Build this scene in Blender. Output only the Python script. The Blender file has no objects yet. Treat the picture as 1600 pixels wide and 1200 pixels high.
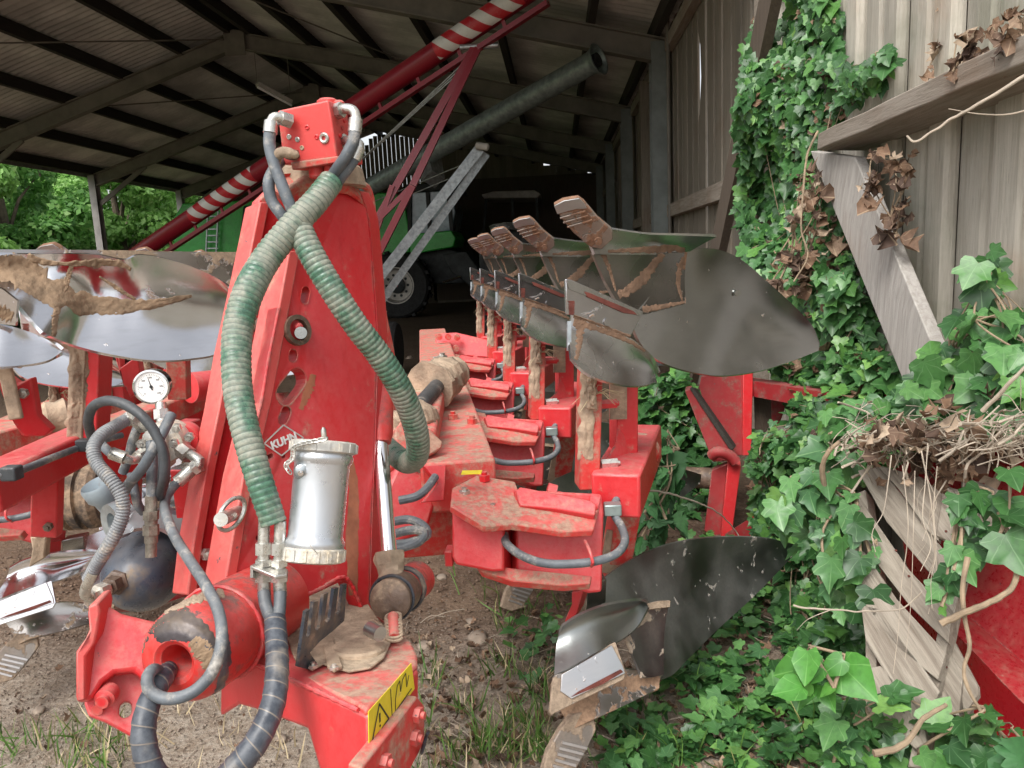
import bpy, math, random
import numpy as np
from mathutils import Vector, Matrix, noise
SC = bpy.context.scene
COL = SC.collection
R = math.radians
rnd = random.Random(7)
# ---------------------------------------------------------------- camera
H_CAM = 1.4
Yc = Vector((70/1200, 202/1200, -1.0)).normalized()
Uc = Vector((1, .046, 0)).cross(Yc).normalized()
Xc = Yc.cross(Uc).normalized()
RM = Matrix((Xc, Yc, Uc))                    # camera space -> world
cam = bpy.data.cameras.new('camera'); camo = bpy.data.objects.new('camera', cam); COL.objects.link(camo)
M4 = RM.to_4x4(); M4.translation = Vector((0, 0, H_CAM)); camo.matrix_world = M4
cam.sensor_fit = 'HORIZONTAL'; cam.sensor_width = 36; cam.lens = 27
cam.clip_start = .05; cam.clip_end = 1000
SC.camera = camo
# ---------------------------------------------------------------- sky and sun (bright overcast)
W = bpy.data.worlds.new('World'); SC.world = W; W.use_nodes = True
wn = W.node_tree; wn.nodes.clear()
sky = wn.nodes.new('ShaderNodeTexSky'); sky.sky_type = 'NISHITA'; sky.sun_disc = False
SUN_EL, SUN_ROT = R(52), R(205)
sky.sun_elevation = SUN_EL; sky.sun_rotation = SUN_ROT; sky.air_density = 1.0; sky.dust_density = 4.0; sky.ozone_density = 1.0
hs = wn.nodes.new('ShaderNodeHueSaturation'); hs.inputs['Saturation'].default_value = .22
bg = wn.nodes.new('ShaderNodeBackground'); bg.inputs['Strength'].default_value = .15
wo = wn.nodes.new('ShaderNodeOutputWorld')
wn.links.new(sky.outputs[0], hs.inputs['Color']); wn.links.new(hs.outputs[0], bg.inputs[0]); wn.links.new(bg.outputs[0], wo.inputs[0])
sl = bpy.data.lights.new('sun', 'SUN'); sl.energy = 1.1; sl.angle = R(28); sl.color = (1, .97, .92)
so = bpy.data.objects.new('sun', sl); COL.objects.link(so)
sd = Vector((math.sin(SUN_ROT)*math.cos(SUN_EL), math.cos(SUN_ROT)*math.cos(SUN_EL), math.sin(SUN_EL)))
so.rotation_euler = sd.to_track_quat('Z', 'Y').to_euler(); so.location = (0, -5, 12)
SC.view_settings.view_transform = 'Standard'; SC.view_settings.look = 'None'; SC.view_settings.gamma = 1
SC.view_settings.exposure = 0.84
SC.cycles.max_bounces = 8; SC.cycles.diffuse_bounces = 4; SC.cycles.glossy_bounces = 4; SC.cycles.transparent_max_bounces = 8
# ---------------------------------------------------------------- projection of photo measurements into the place
CP = Vector((0, 0, H_CAM))
def ray(px, py): return RM @ Vector(((px-800)/1200, -(py-600)/1200, -1.0))
def Q(px, py, d): return CP + ray(px, py)*d
def QY(px, py, y): r = ray(px, py); return CP + r*(y/r.y)
def QX(px, py, x): r = ray(px, py); return CP + r*(x/r.x)
def QZ(px, py, z=0.0): r = ray(px, py); return CP + r*((z-H_CAM)/r.z)
def QP(px, py, p0, n): r = ray(px, py); return CP + r*((p0-CP).dot(n)/r.dot(n))
def V(*a): return Vector(a)
# ---------------------------------------------------------------- mesh helpers
def crom(pts, n):
    P = [Vector(p) for p in pts]
    if len(P) < 3: return [P[0].lerp(P[-1], i/(n-1)) for i in range(n)]
    L = [0]
    for i in range(len(P)-1): L.append(L[-1]+max((P[i+1]-P[i]).length, 1e-6))
    out = []
    for k in range(n):
        s = L[-1]*k/(n-1); i = 0
        while i < len(P)-2 and s > L[i+1]: i += 1
        t = (s-L[i])/(L[i+1]-L[i])
        p1, p2 = P[i], P[i+1]
        h = L[i+1]-L[i]
        m1 = (P[i+1]-P[i-1])/(L[i+1]-L[i-1])*h if i > 0 else (p2-p1)
        m2 = (P[i+2]-P[i])/(L[i+2]-L[i])*h if i < len(P)-2 else (p2-p1)
        t2, t3 = t*t, t*t*t
        out.append(p1*(2*t3-3*t2+1)+m1*(t3-2*t2+t)+p2*(-2*t3+3*t2)+m2*(t3-t2))
    return out
class MB:
    def __init__(s): s.v = []; s.f = []; s.uv = {}
    def add(s, vs, fs, uvs=None):
        o = len(s.v); s.v += [tuple(v) for v in vs]
        for i, f in enumerate(fs):
            if uvs: s.uv[len(s.f)] = uvs[i]
            s.f.append(tuple(o+k for k in f))
        return s
    def prism(s, pts, off):
        pts = [Vector(p) for p in pts]; n = len(pts); off = Vector(off)
        fs = [tuple(range(n)), tuple(range(2*n-1, n-1, -1))]
        for i in range(n): j = (i+1) % n; fs.append((i, i+n, j+n, j))
        return s.add(pts+[p+off for p in pts], fs)
    def box(s, c, size, rot=None):
        hx, hy, hz = [a/2 for a in size]; m = rot.to_matrix() if rot is not None and hasattr(rot, 'to_matrix') else (rot or Matrix.Identity(3))
        c = Vector(c)
        vs = [c + m @ Vector((x*hx, y*hy, z*hz)) for x in (-1, 1) for y in (-1, 1) for z in (-1, 1)]
        return s.add(vs, [(0,1,3,2),(4,6,7,5),(0,4,5,1),(2,3,7,6),(0,2,6,4),(1,5,7,3)])
    def beam(s, a, b, w, h, up=(0,0,1), taper=1.0):
        a, b = Vector(a), Vector(b); d = (b-a).normalized(); u = Vector(up); sx = d.cross(u).normalized(); u = sx.cross(d).normalized()
        vs = []
        for p, k in ((a, 1), (b, taper)):
            for x, y in ((-1,-1),(1,-1),(1,1),(-1,1)): vs.append(p+sx*(x*w/2*k)+u*(y*h/2*k))
        return s.add(vs, [(3,2,1,0),(4,5,6,7),(0,1,5,4),(1,2,6,5),(2,3,7,6),(3,0,4,7)])
    def tube(s, path, r, seg=16, cap=True, rf=None, vscale=1.0):
        P = [Vector(p) for p in path]; n = len(P)
        rr = r if isinstance(r, (list, tuple)) else [r]*n
        t0 = (P[1]-P[0]).normalized(); u = t0.orthogonal().normalized()
        vs = []; L = [0]
        for i in range(1, n): L.append(L[-1]+(P[i]-P[i-1]).length)
        for i in range(n):
            t = (P[min(i+1, n-1)]-P[max(i-1, 0)]).normalized()
            u = (u-t*u.dot(t)).normalized(); w = t.cross(u)
            for k in range(seg):
                a = 2*math.pi*k/seg
                ra = rr[i]*(rf(k/seg, L[i]) if rf else 1)
                vs.append(P[i]+(u*math.cos(a)+w*math.sin(a))*ra)
        fs = []; uvs = []
        for i in range(n-1):
            for k in range(seg):
                k2 = (k+1) % seg
                fs.append((i*seg+k, i*seg+k2, (i+1)*seg+k2, (i+1)*seg+k))
                a, b = L[i]*vscale, L[i+1]*vscale
                uvs.append(((k/seg, a), ((k+1)/seg, a), ((k+1)/seg, b), (k/seg, b)))
        if cap:
            fs.append(tuple(range(seg-1, -1, -1))); uvs.append(tuple((0, 0) for _ in range(seg)))
            fs.append(tuple((n-1)*seg+k for k in range(seg))); uvs.append(tuple((0, 0) for _ in range(seg)))
        return s.add(vs, fs, uvs)
    def cyl(s, a, b, r, seg=20, r2=None): return s.tube([a, b], [r, r if r2 is None else r2], seg)
    def lathe(s, a, b, prof, seg=28, cap=True):
        a, b = Vector(a), Vector(b)
        d = b-a; t = d.normalized(); u = t.orthogonal().normalized(); w = t.cross(u)
        vs = []
        for (h, r) in prof:
            for k in range(seg):
                an = 2*math.pi*k/seg; vs.append(a+d*h+(u*math.cos(an)+w*math.sin(an))*max(r, 1e-5))
        fs = []
        n = len(prof)
        for i in range(n-1):
            for k in range(seg): k2 = (k+1) % seg; fs.append((i*seg+k, i*seg+k2, (i+1)*seg+k2, (i+1)*seg+k))
        if cap: fs.append(tuple(range(seg-1, -1, -1))); fs.append(tuple((n-1)*seg+k for k in range(seg)))
        return s.add(vs, fs)
    def hexa(s, c, axis, r, h, head=None):
        a = Vector(axis).normalized(); c = Vector(c)
        s.tube([c, c+a*h], [r, r], 6)
        s.tube([c+a*(h-.0001), c+a*(h+r*.5)], [r*.5, r*.5], 12); return s
    def shell(s, top, bot, nu=24, nv=10, bulge=0.0, bdir=None, thick=.008, mid=None):
        T = crom(top, nu+1); B = crom(bot, nu+1)
        bd = Vector(bdir) if bdir is not None else Vector((0, 1, 0))
        G = []
        for j in range(nv+1):
            v = j/nv
            row = []
            for i in range(nu+1):
                p = T[i].lerp(B[i], v)
                b = bulge if not callable(bulge) else bulge(i/nu)
                row.append(p+bd*(b*math.sin(math.pi*v)))
            G.append(row)
        # normals for thickness
        N = [[None]*(nu+1) for _ in range(nv+1)]
        for j in range(nv+1):
            for i in range(nu+1):
                du = G[j][min(i+1, nu)]-G[j][max(i-1, 0)]; dv = G[min(j+1, nv)][i]-G[max(j-1, 0)][i]
                m = du.cross(dv)
                N[j][i] = m.normalized() if m.length > 1e-10 else bd
                if N[j][i].dot(bd) < 0: N[j][i] = -N[j][i]
        vs = [G[j][i] for j in range(nv+1) for i in range(nu+1)]+[G[j][i]+N[j][i]*thick for j in range(nv+1) for i in range(nu+1)]
        K = (nu+1)*(nv+1); fs = []
        for j in range(nv):
            for i in range(nu):
                a = j*(nu+1)+i; fs.append((a, a+1, a+nu+2, a+nu+1)); fs.append((K+a, K+a+nu+1, K+a+nu+2, K+a+1))
        def side(a, b): fs.append((a, K+a, K+b, b))
        for i in range(nu): side(i+1, i); side(nv*(nu+1)+i, nv*(nu+1)+i+1)
        for j in range(nv): side(j*(nu+1), (j+1)*(nu+1)); side((j+1)*(nu+1)+nu, j*(nu+1)+nu)
        return s.add(vs, fs)
    def build(s, name, mat, parent=None, smooth=True, bevel=0.0, angle=35, label=None, jit=0):
        me = bpy.data.meshes.new(name)
        off = parent_off(parent)
        vs = np.array([tuple(v) for v in s.v], dtype=float).reshape(-1, 3)-np.array(off)
        me.from_pydata(vs.tolist(), [], s.f)
        if s.uv:
            uvl = me.uv_layers.new(name='UVMap')
            for fi, uv in s.uv.items():
                p = me.polygons[fi]
                for k, li in enumerate(p.loop_indices):
                    if k < len(uv): uvl.data[li].uv = uv[k]
        fixn(me)
        if smooth:
            me.polygons.foreach_set('use_smooth', [True]*len(me.polygons)); me.set_sharp_from_angle(angle=R(angle))
        me.materials.append(mat)
        o = bpy.data.objects.new(name, me); COL.objects.link(o)
        if parent is not None: o.parent = parent
        if bevel:
            b = o.modifiers.new('bevel', 'BEVEL'); b.width = bevel; b.segments = 2; b.limit_method = 'ANGLE'; b.angle_limit = R(40); b.harden_normals = False
        if label: o['label'] = label
        return o
import bmesh
def fixn(me):
    bm = bmesh.new(); bm.from_mesh(me); bmesh.ops.recalc_face_normals(bm, faces=bm.faces[:]); bm.to_mesh(me); bm.free()
def parent_off(p):
    v = Vector((0, 0, 0))
    while p is not None: v = v+p.location; p = p.parent
    return v
def tag(o, label=None, cat=None, group=None, kind=None):
    if label: o['label'] = label
    if cat: o['category'] = cat
    if group: o['group'] = group
    if kind: o['kind'] = kind
    return o
def thing(name, label, cat, loc=(0,0,0), group=None):
    o = bpy.data.objects.new(name, None); COL.objects.link(o); o.location = loc; o.empty_display_size = .1
    return tag(o, label, cat, group)
def copy_tree(o, parent=None, off=None):
    c = o.copy(); COL.objects.link(c)
    if parent is not None: c.parent = parent
    if off is not None: c.location = o.location+off
    for ch in list(o.children): copy_tree(ch, c)
    return c
def npmesh(name, V3, F, mat, parent=None, smooth=False, uv=None, quad=False):
    """fast mesh from numpy arrays; F (n,k)"""
    me = bpy.data.meshes.new(name); off = np.array(parent_off(parent))
    V3 = np.asarray(V3, dtype=np.float32)-off.astype(np.float32); F = np.asarray(F, dtype=np.int32); k = F.shape[1]
    me.vertices.add(len(V3)); me.vertices.foreach_set('co', V3.ravel())
    me.loops.add(F.size); me.loops.foreach_set('vertex_index', F.ravel())
    me.polygons.add(len(F)); me.polygons.foreach_set('loop_start', np.arange(0, F.size, k, dtype=np.int32)); me.polygons.foreach_set('loop_total', np.full(len(F), k, dtype=np.int32))
    if smooth: me.polygons.foreach_set('use_smooth', np.ones(len(F), dtype=bool))
    if uv is not None:
        l = me.uv_layers.new(name='UVMap'); l.data.foreach_set('uv', np.asarray(uv, dtype=np.float32).ravel())
    me.update(calc_edges=True); me.validate()
    me.materials.append(mat)
    o = bpy.data.objects.new(name, me); COL.objects.link(o)
    if parent is not None: o.parent = parent
    return o
# ---------------------------------------------------------------- materials
class NT:
    def __init__(s, name):
        m = bpy.data.materials.new(name); m.use_nodes = True; s.m = m; s.t = m.node_tree; s.t.nodes.clear()
        s.out = s.n('ShaderNodeOutputMaterial'); s.b = s.n('ShaderNodeBsdfPrincipled'); s.l(s.b.outputs[0], s.out.inputs[0])
    def n(s, t, **k):
        x = s.t.nodes.new(t)
        for a, b in k.items(): setattr(x, a, b)
        return x
    def l(s, a, b): s.t.links.new(a, b)
    def set(s, inp, v):
        if hasattr(v, 'is_output') or isinstance(v, bpy.types.NodeSocket): s.l(v, inp)
        else:
            if isinstance(v, (tuple, list)) and len(v) == 3 and inp.type == 'RGBA': v = (*v, 1)
            inp.default_value = v
    def P(s, **k):
        for a, v in k.items(): s.set(s.b.inputs[a.replace('_', ' ')], v)
        return s
    def coord(s, kind='Object', scale=(1,1,1), rot=(0,0,0)):
        c = s.n('ShaderNodeTexCoord'); mp = s.n('ShaderNodeMapping'); s.l(c.outputs[kind], mp.inputs[0]); mp.inputs['Scale'].default_value = scale; mp.inputs['Rotation'].default_value = rot
        return mp.outputs[0]
    def noise(s, scale, detail=4, rough=.6, co=None, dist=0.0):
        x = s.n('ShaderNodeTexNoise'); x.inputs['Scale'].default_value = scale; x.inputs['Detail'].default_value = detail; x.inputs['Roughness'].default_value = rough; x.inputs['Distortion'].default_value = dist
        s.l(co if co is not None else s.co, x.inputs['Vector']); return x.outputs['Fac']
    def ramp(s, f, a, b, va=0.0, vb=1.0):
        x = s.n('ShaderNodeMapRange'); s.l(f, x.inputs[0]); x.inputs[1].default_value = a; x.inputs[2].default_value = b; x.inputs[3].default_value = va; x.inputs[4].default_value = vb; x.interpolation_type = 'SMOOTHSTEP'; return x.outputs[0]
    def mix(s, f, a, b):
        x = s.n('ShaderNodeMix', data_type='RGBA'); s.set(x.inputs[0], f); s.set(x.inputs[6], a); s.set(x.inputs[7], b); return x.outputs[2]
    def mth(s, op, a, b=0.0, c=None):
        x = s.n('ShaderNodeMath', operation=op); s.set(x.inputs[0], a); s.set(x.inputs[1], b)
        if c is not None: s.set(x.inputs[2], c)
        x.use_clamp = False; return x.outputs[0]
    def clamp(s, a): x = s.n('ShaderNodeClamp'); s.l(a, x.inputs[0]); return x.outputs[0]
    def nz(s):
        g = s.n('ShaderNodeNewGeometry'); x = s.n('ShaderNodeSeparateXYZ'); s.l(g.outputs['Normal'], x.inputs[0]); return x.outputs[2]
    def bump(s, h, st=.3, dist=.01):
        x = s.n('ShaderNodeBump'); x.inputs['Strength'].default_value = st; x.inputs['Distance'].default_value = dist; s.l(h, x.inputs['Height']); s.l(x.outputs[0], s.b.inputs['Normal']); return x
def simple(name, col, rough=.6, metal=0.0, var=.15, scale=8.0, bump=.15, dirt=0.0, dirtcol=(.22,.15,.10), spec=.5):
    t = NT(name); t.co = t.coord()
    n1 = t.noise(scale, 5); n2 = t.noise(scale*6, 4)
    c = t.mix(t.ramp(n1, .3, .7), tuple(x*(1-var) for x in col), tuple(min(1, x*(1+var)) for x in col))
    r = t.ramp(n2, .3, .7, max(0, rough-.1), min(1, rough+.1))
    mt = metal
    if dirt:
        f = t.clamp(t.mth('MULTIPLY', t.ramp(t.noise(scale*.9, 8, .7), .62-.35*dirt, .8-.35*dirt), 1.0))
        up = t.ramp(t.nz(), .2, .9, 0, .5*dirt)
        f = t.clamp(t.mth('ADD', f, up))
        dc = t.mix(t.ramp(n2, .3, .7), tuple(x*.7 for x in dirtcol), tuple(x*1.35 for x in dirtcol))
        c = t.mix(f, c, dc); r = t.mth('ADD', r, t.mth('MULTIPLY', f, .4)); r = t.clamp(r)
        if metal: mt = t.mth('MULTIPLY', t.mth('SUBTRACT', 1.0, f), metal)
    t.P(Base_Color=c, Roughness=r, Metallic=mt); t.set(t.b.inputs['Specular IOR Level'], spec)
    t.bump(n2, bump, .004); return t.m
def paint(name, col, pink, dust=.5, rough=.38, chip=.2, dcol=(.42,.31,.22)):
    t = NT(name); t.co = t.coord()
    big = t.noise(2.3, 4); med = t.noise(15, 8, .72); fine = t.noise(70, 5, .7); streak = t.noise(14, 5, .6, t.coord(scale=(3,3,.5)))
    up = t.ramp(t.nz(), -.1, .95)
    fade = t.clamp(t.mth('MULTIPLY', t.mth('ADD', t.ramp(big, .35, .65, 0, .35), t.mth('MULTIPLY', up, .75)), t.ramp(fine, .25, .6, .45, 1.0)))
    c = t.mix(fade, col, pink)
    c = t.mix(t.ramp(streak, .5, .8, 0, .35), c, tuple(x*.7 for x in col))
    d1 = t.ramp(med, .66-.22*dust, .80-.16*dust)
    d2 = t.mth('MULTIPLY', t.ramp(t.noise(24, 8, .75), .42, .62), t.mth('MULTIPLY', up, dust*.9))
    d = t.clamp(t.mth('MULTIPLY', t.mth('ADD', d1, d2), t.ramp(fine, .3, .55, .35, 1.0)))
    dc = t.mix(t.ramp(fine, .3, .7), tuple(x*.6 for x in dcol), tuple(x*1.1 for x in dcol))
    c = t.mix(t.mth('MULTIPLY', d, .85), c, dc)
    ch = t.ramp(t.noise(38, 6, .7), .70-.05*chip, .74-.05*chip, 0, min(1, chip*4))
    bv = t.n('ShaderNodeBevel'); bv.samples = 3; bv.inputs['Radius'].default_value = .007; ge = t.n('ShaderNodeNewGeometry'); dp = t.n('ShaderNodeVectorMath', operation='DOT_PRODUCT'); t.l(bv.outputs[0], dp.inputs[0]); t.l(ge.outputs['Normal'], dp.inputs[1])
    ed = t.mth('MULTIPLY', t.ramp(dp.outputs['Value'], .90, .995, 1, 0), t.ramp(t.noise(26, 6, .7), .42, .60))
    c = t.mix(t.mth('MULTIPLY', ed, .75), c, t.mix(t.ramp(fine, .4, .6), (.40,.24,.19), (.13,.10,.09)))
    c = t.mix(ch, c, (.10,.08,.08))
    t.P(Base_Color=c, Roughness=t.clamp(t.mth('ADD', t.ramp(fine, .2, .8, rough-.08, rough+.12), t.mth('MULTIPLY', d, .45))))
    t.bump(t.mth('ADD', med, t.mth('MULTIPLY', fine, .35)), .35, .003); return t.m
def steel(name, col=(.50,.50,.50), rough=.2, mud=.3, mudcol=(.33,.20,.115), dust=.25, sc=5.0, streak=True):
    t = NT(name); t.co = t.coord()
    n = t.noise(sc, 7, .62, dist=.6); fine = t.noise(90, 5, .7); big = t.noise(3.0, 3)
    sk = t.noise(30, 4, .6, t.coord(scale=(.4, .4, 3)))
    m = t.ramp(n, .68-.22*mud, .71-.22*mud)
    sp = t.ramp(t.noise(45, 4, .6), .70, .74)
    m = t.clamp(t.mth('ADD', m, t.mth('MULTIPLY', sp, .6)))
    du = t.mth('MULTIPLY', t.ramp(big, .3, .7), dust)
    c = t.mix(t.ramp(big, .35, .65), tuple(x*.88 for x in col), tuple(min(1, x*1.08) for x in col)); c = t.mix(t.ramp(sk, .45, .75, 0, .25), c, tuple(x*.75 for x in col))
    mc = t.mix(t.ramp(fine, .3, .7), tuple(x*.7 for x in mudcol), tuple(x*1.25 for x in mudcol))
    c = t.mix(t.clamp(t.mth('ADD', m, du)), c, mc)
    f = t.clamp(t.mth('ADD', m, t.mth('MULTIPLY', du, .6)))
    t.P(Base_Color=c, Metallic=t.mth('SUBTRACT', 1.0, f), Roughness=t.clamp(t.mth('ADD', t.ramp(big, .3, .7, rough-.04, rough+.08), t.mth('MULTIPLY', f, .7))))
    t.bump(t.mth('ADD', m, t.mth('MULTIPLY', fine, .08)), .5, .004); return t.m
def wood(name, a, b, axis=2, rough=.85, boards=0.0, green=0.0, rot=None):
    t = NT(name); sc = [14, 14, 14]; sc[axis] = .9; t.co = t.coord()
    if rot is None: wc = t.coord(scale=tuple(sc))
    else:
        m2 = t.n('ShaderNodeMapping'); t.l(t.coord(rot=tuple(rot)), m2.inputs[0]); m2.inputs['Scale'].default_value = sc; wc = m2.outputs[0]
    g = t.noise(3, 8, .7, wc, .8); g2 = t.noise(9, 6, .7, wc)
    big = t.noise(1.6, 5)
    c = t.mix(t.ramp(g, .3, .7), a, b)
    c = t.mix(t.ramp(g2, .56, .75, 0, .6), c, tuple(x*.35 for x in a))
    c = t.mix(t.ramp(big, .5, .75, 0, .5), c, (a[0]*.9, a[1]*.62, a[2]*.45))
    if green: c = t.mix(t.ramp(t.noise(2.2, 6), .45, .7, 0, green), c, (.10,.13,.06))
    gi = t.n('ShaderNodeNewGeometry'); c = t.mix(t.ramp(gi.outputs['Random Per Island'], 0, 1, 0, .35), c, tuple(x*.45 for x in a))
    t.P(Base_Color=c, Roughness=rough); t.bump(t.mth('ADD', g, g2), .5, .006); return t.m
def leafmat(name, dark, mid, light, vein=(.30,.42,.22), rough=.38, veins=True, trans=.25):
    t = NT(name); t.co = t.coord()
    gi = t.n('ShaderNodeNewGeometry'); rn = gi.outputs['Random Per Island']
    c = t.mix(t.ramp(rn, 0, .6), dark, mid); c = t.mix(t.ramp(rn, .72, 1.0), c, light)
    c = t.mix(t.ramp(t.noise(60, 3), .4, .7, 0, .4), c, tuple(x*.6 for x in dark))
    if veins:
        uv = t.n('ShaderNodeUVMap'); sp = t.n('ShaderNodeSeparateXYZ'); t.l(uv.outputs[0], sp.inputs[0])
        an = t.mth('ARCTAN2', sp.outputs[0], sp.outputs[1])
        w = t.mth('ABSOLUTE', t.mth('SINE', t.mth('MULTIPLY', an, 4.0)))
        f = t.ramp(w, .03, .16, .6, 0)
        c = t.mix(f, c, vein)
    t.P(Base_Color=c, Roughness=rough)
    if trans:
        tr = t.n('ShaderNodeBsdfTranslucent'); t.set(tr.inputs[0], c); ms = t.n('ShaderNodeMixShader'); ms.inputs[0].default_value = trans
        t.l(t.b.outputs[0], ms.inputs[1]); t.l(tr.outputs[0], ms.inputs[2]); t.l(ms.outputs[0], t.out.inputs[0])
    return t.m
M = {}
M['red'] = paint('red_paint', (.58,.010,.016), (.67,.125,.13), .42, .36, .35)
M['red_dusty'] = paint('dusty_red_paint', (.56,.018,.015), (.64,.15,.13), 1.05, .55, .4)
M['red_clean'] = paint('clean_red_paint', (.60,.011,.017), (.67,.10,.105), .30, .36, .2)
M['red_old'] = paint('old_red_paint', (.30,.010,.014), (.40,.09,.085), .8, .6, .5, (.22,.13,.10))
M['crimson'] = paint('auger_paint', (.20,.004,.014), (.24,.012,.025), .15, .35, .12)
M['steel'] = steel('polished_steel', (.50,.50,.51), .17, .25, dust=.12)
M['steel_dark'] = steel('weathered_steel', (.46,.47,.46), .19, .16, mudcol=(.36,.24,.15), dust=.12, sc=3.5)
M['steel_mud'] = steel('muddy_steel', (.36,.34,.32), .3, .9, mudcol=(.30,.19,.12), dust=.3)
M['steel_bright'] = steel('bright_steel', (.66,.66,.67), .34, .22, dust=.22, sc=14)
M['steel_scuff'] = steel('scuffed_grey_steel', (.30,.32,.31), .38, .2, mudcol=(.40,.37,.32), dust=.3, sc=16)
M['steel_scuff'].node_tree.nodes['Principled BSDF'].inputs['Specular IOR Level'].default_value = .4
M['galv'] = simple('galvanised_steel', (.36,.39,.40), .38, .75, .25, 22, .1, .1)
M['galv_dark'] = simple('dull_galvanised', (.27,.33,.32), .42, .6, .25, 14, .1)
M['zinc'] = simple('zinc_fitting', (.56,.55,.51), .33, .9, .2, 30, .1, .22, (.42,.36,.28))
M['alu'] = simple('brushed_aluminium', (.56,.58,.60), .34, .8, .06, 5, .05, .22, (.48,.42,.35))
M['chrome'] = simple('chrome', (.75,.75,.76), .08, 1.0, .05, 5, .02)
M['rubber'] = simple('black_rubber', (.045,.05,.055), .5, 0, .3, 20, .2, .15, (.30,.26,.22))
M['hose'] = simple('grey_hose', (.10,.115,.13), .5, 0, .25, 26, .2, .35, (.32,.30,.27))
M['tyre'] = simple('tyre_rubber', (.02,.02,.02), .8, 0, .3, 6, .3)
M['black'] = simple('black_paint', (.03,.035,.045), .35, 0, .3, 8, .2, .3, (.26,.19,.13))
M['mud'] = simple('dried_mud', (.36,.27,.19), .95, 0, .35, 16, .9)
M['grease'] = simple('old_grease', (.13,.085,.06), .45, 0, .4, 18, .6, .3, (.30,.22,.15))
M['white'] = simple('white_face', (.82,.82,.80), .4, 0, .03)
M['ink'] = simple('black_ink', (.02,.02,.02), .5, 0, .05)
M['yellow'] = simple('yellow_sticker', (.80,.62,.03), .45, 0, .1, 12, .1, .15, (.5,.4,.25))
M['green'] = simple('green_bodywork', (.05,.50,.07), .35, 0, .15, 3, .05, .05)
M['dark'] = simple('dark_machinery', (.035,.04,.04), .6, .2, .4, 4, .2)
M['glass'] = simple('cab_glass', (.25,.36,.42), .08, 0, .3, 3, 0)
M['cream'] = simple('rim_paint', (.50,.47,.42), .55, 0, .15, 8, .1)
M['roof'] = simple('fibre_cement', (.56,.55,.51), .9, 0, .25, 1.2, .2)
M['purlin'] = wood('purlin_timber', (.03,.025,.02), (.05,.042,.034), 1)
M['rafter'] = simple('rafter_steel', (.17,.155,.13), .7, 0, .2, 3, .1)
M['post'] = simple('post_steel', (.30,.28,.27), .6, 0, .2, 4, .1)
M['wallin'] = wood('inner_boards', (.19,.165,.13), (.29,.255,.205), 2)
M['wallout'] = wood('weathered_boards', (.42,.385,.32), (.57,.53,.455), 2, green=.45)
M['timber'] = wood('grey_timber', (.25,.205,.16), (.43,.375,.315), 1)
M['plank'] = wood('leaning_plank_wood', (.34,.31,.28), (.50,.47,.43), 2)
M['darkwood'] = wood('dark_timber', (.10,.075,.055), (.15,.115,.085), 2)
M['pallet'] = wood('pallet_wood', (.24,.20,.155), (.45,.40,.33), 2)
M['column'] = simple('column_steel', (.17,.19,.18), .6, .1, .2, 3, .2)
M['twig'] = simple('pale_twig', (.38,.32,.25), .85, 0, .25, 10, .3)
M['stem'] = simple('ivy_stem', (.27,.20,.13), .85, 0, .3, 20, .3)
M['bark'] = simple('bark', (.11,.085,.06), .95, 0, .3, 6, .8)
M['ivy'] = leafmat('ivy_leaf', (.030,.095,.028), (.060,.175,.045), (.14,.33,.07), vein=(.16,.30,.13))
M['ivy_pale'] = leafmat('pale_ivy_leaf', (.07,.18,.07), (.12,.29,.085), (.24,.46,.11), vein=(.24,.42,.18), rough=.34)
M['nettle'] = leafmat('nettle_leaf', (.03,.10,.03), (.05,.17,.05), (.10,.26,.08), veins=False, rough=.6)
M['dead'] = leafmat('dead_leaf', (.085,.05,.035), (.23,.135,.08), (.50,.39,.28), vein=(.5,.38,.25), rough=.75, trans=.15)
M['grass'] = leafmat('grass_blade', (.05,.12,.02), (.13,.26,.05), (.40,.36,.15), veins=False, rough=.55)
M['straw'] = simple('straw', (.55,.45,.28), .8, 0, .2)
M['tree_leaf'] = leafmat('tree_leaf', (.17,.36,.08), (.30,.56,.14), (.48,.72,.27), veins=False, rough=.5, trans=.45)
M['tree_dark'] = leafmat('dark_tree_leaf', (.09,.25,.05), (.21,.46,.11), (.36,.60,.19), veins=False, rough=.5, trans=.4)
M['stone'] = simple('field_stone', (.28,.225,.175), .9, 0, .3, 9, .5)
M['pinkred'] = paint('sunlit_edge_paint', (.60,.05,.045), (.66,.17,.15), .35, .5, .8)
M['scrape'] = paint('scraped_red_paint', (.56,.016,.012), (.66,.10,.09), .8, .35, 1.0, (.16,.12,.10))
def hosemat():
    t = NT('green_ribbed_hose'); t.co = t.coord(); uv = t.n('ShaderNodeUVMap'); sp = t.n('ShaderNodeSeparateXYZ'); t.l(uv.outputs[0], sp.inputs[0])
    f = t.mth('ABSOLUTE', t.mth('SUBTRACT', t.mth('FRACT', sp.outputs[1]), .5))     # .5 at the groove, 0 on the rib
    n = t.noise(16, 6, .65); n2 = t.noise(120, 4, .7); n3 = t.noise(7, 4)
    dust = t.mix(t.ramp(n2, .3, .7), (.17,.195,.155), (.30,.30,.24))
    gr = t.mix(t.ramp(n2, .3, .7), (.006,.075,.045), (.015,.16,.085))
    m = t.clamp(t.mth('ADD', t.ramp(n, .42, .62), t.ramp(n3, .60, .72)))
    c = t.mix(t.mth('MULTIPLY', m, .75), dust, gr)
    c = t.mix(t.ramp(f, .36, .48, 0, .6), c, (.045,.065,.055))
    c = t.mix(t.ramp(t.noise(5, 3), .62, .7, 0, .5), c, (.30,.26,.10))
    t.P(Base_Color=c, Roughness=t.mth('SUBTRACT', .62, t.mth('MULTIPLY', m, .38))); t.bump(n2, .2, .002); return t.m
M['greenhose'] = hosemat()
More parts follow.
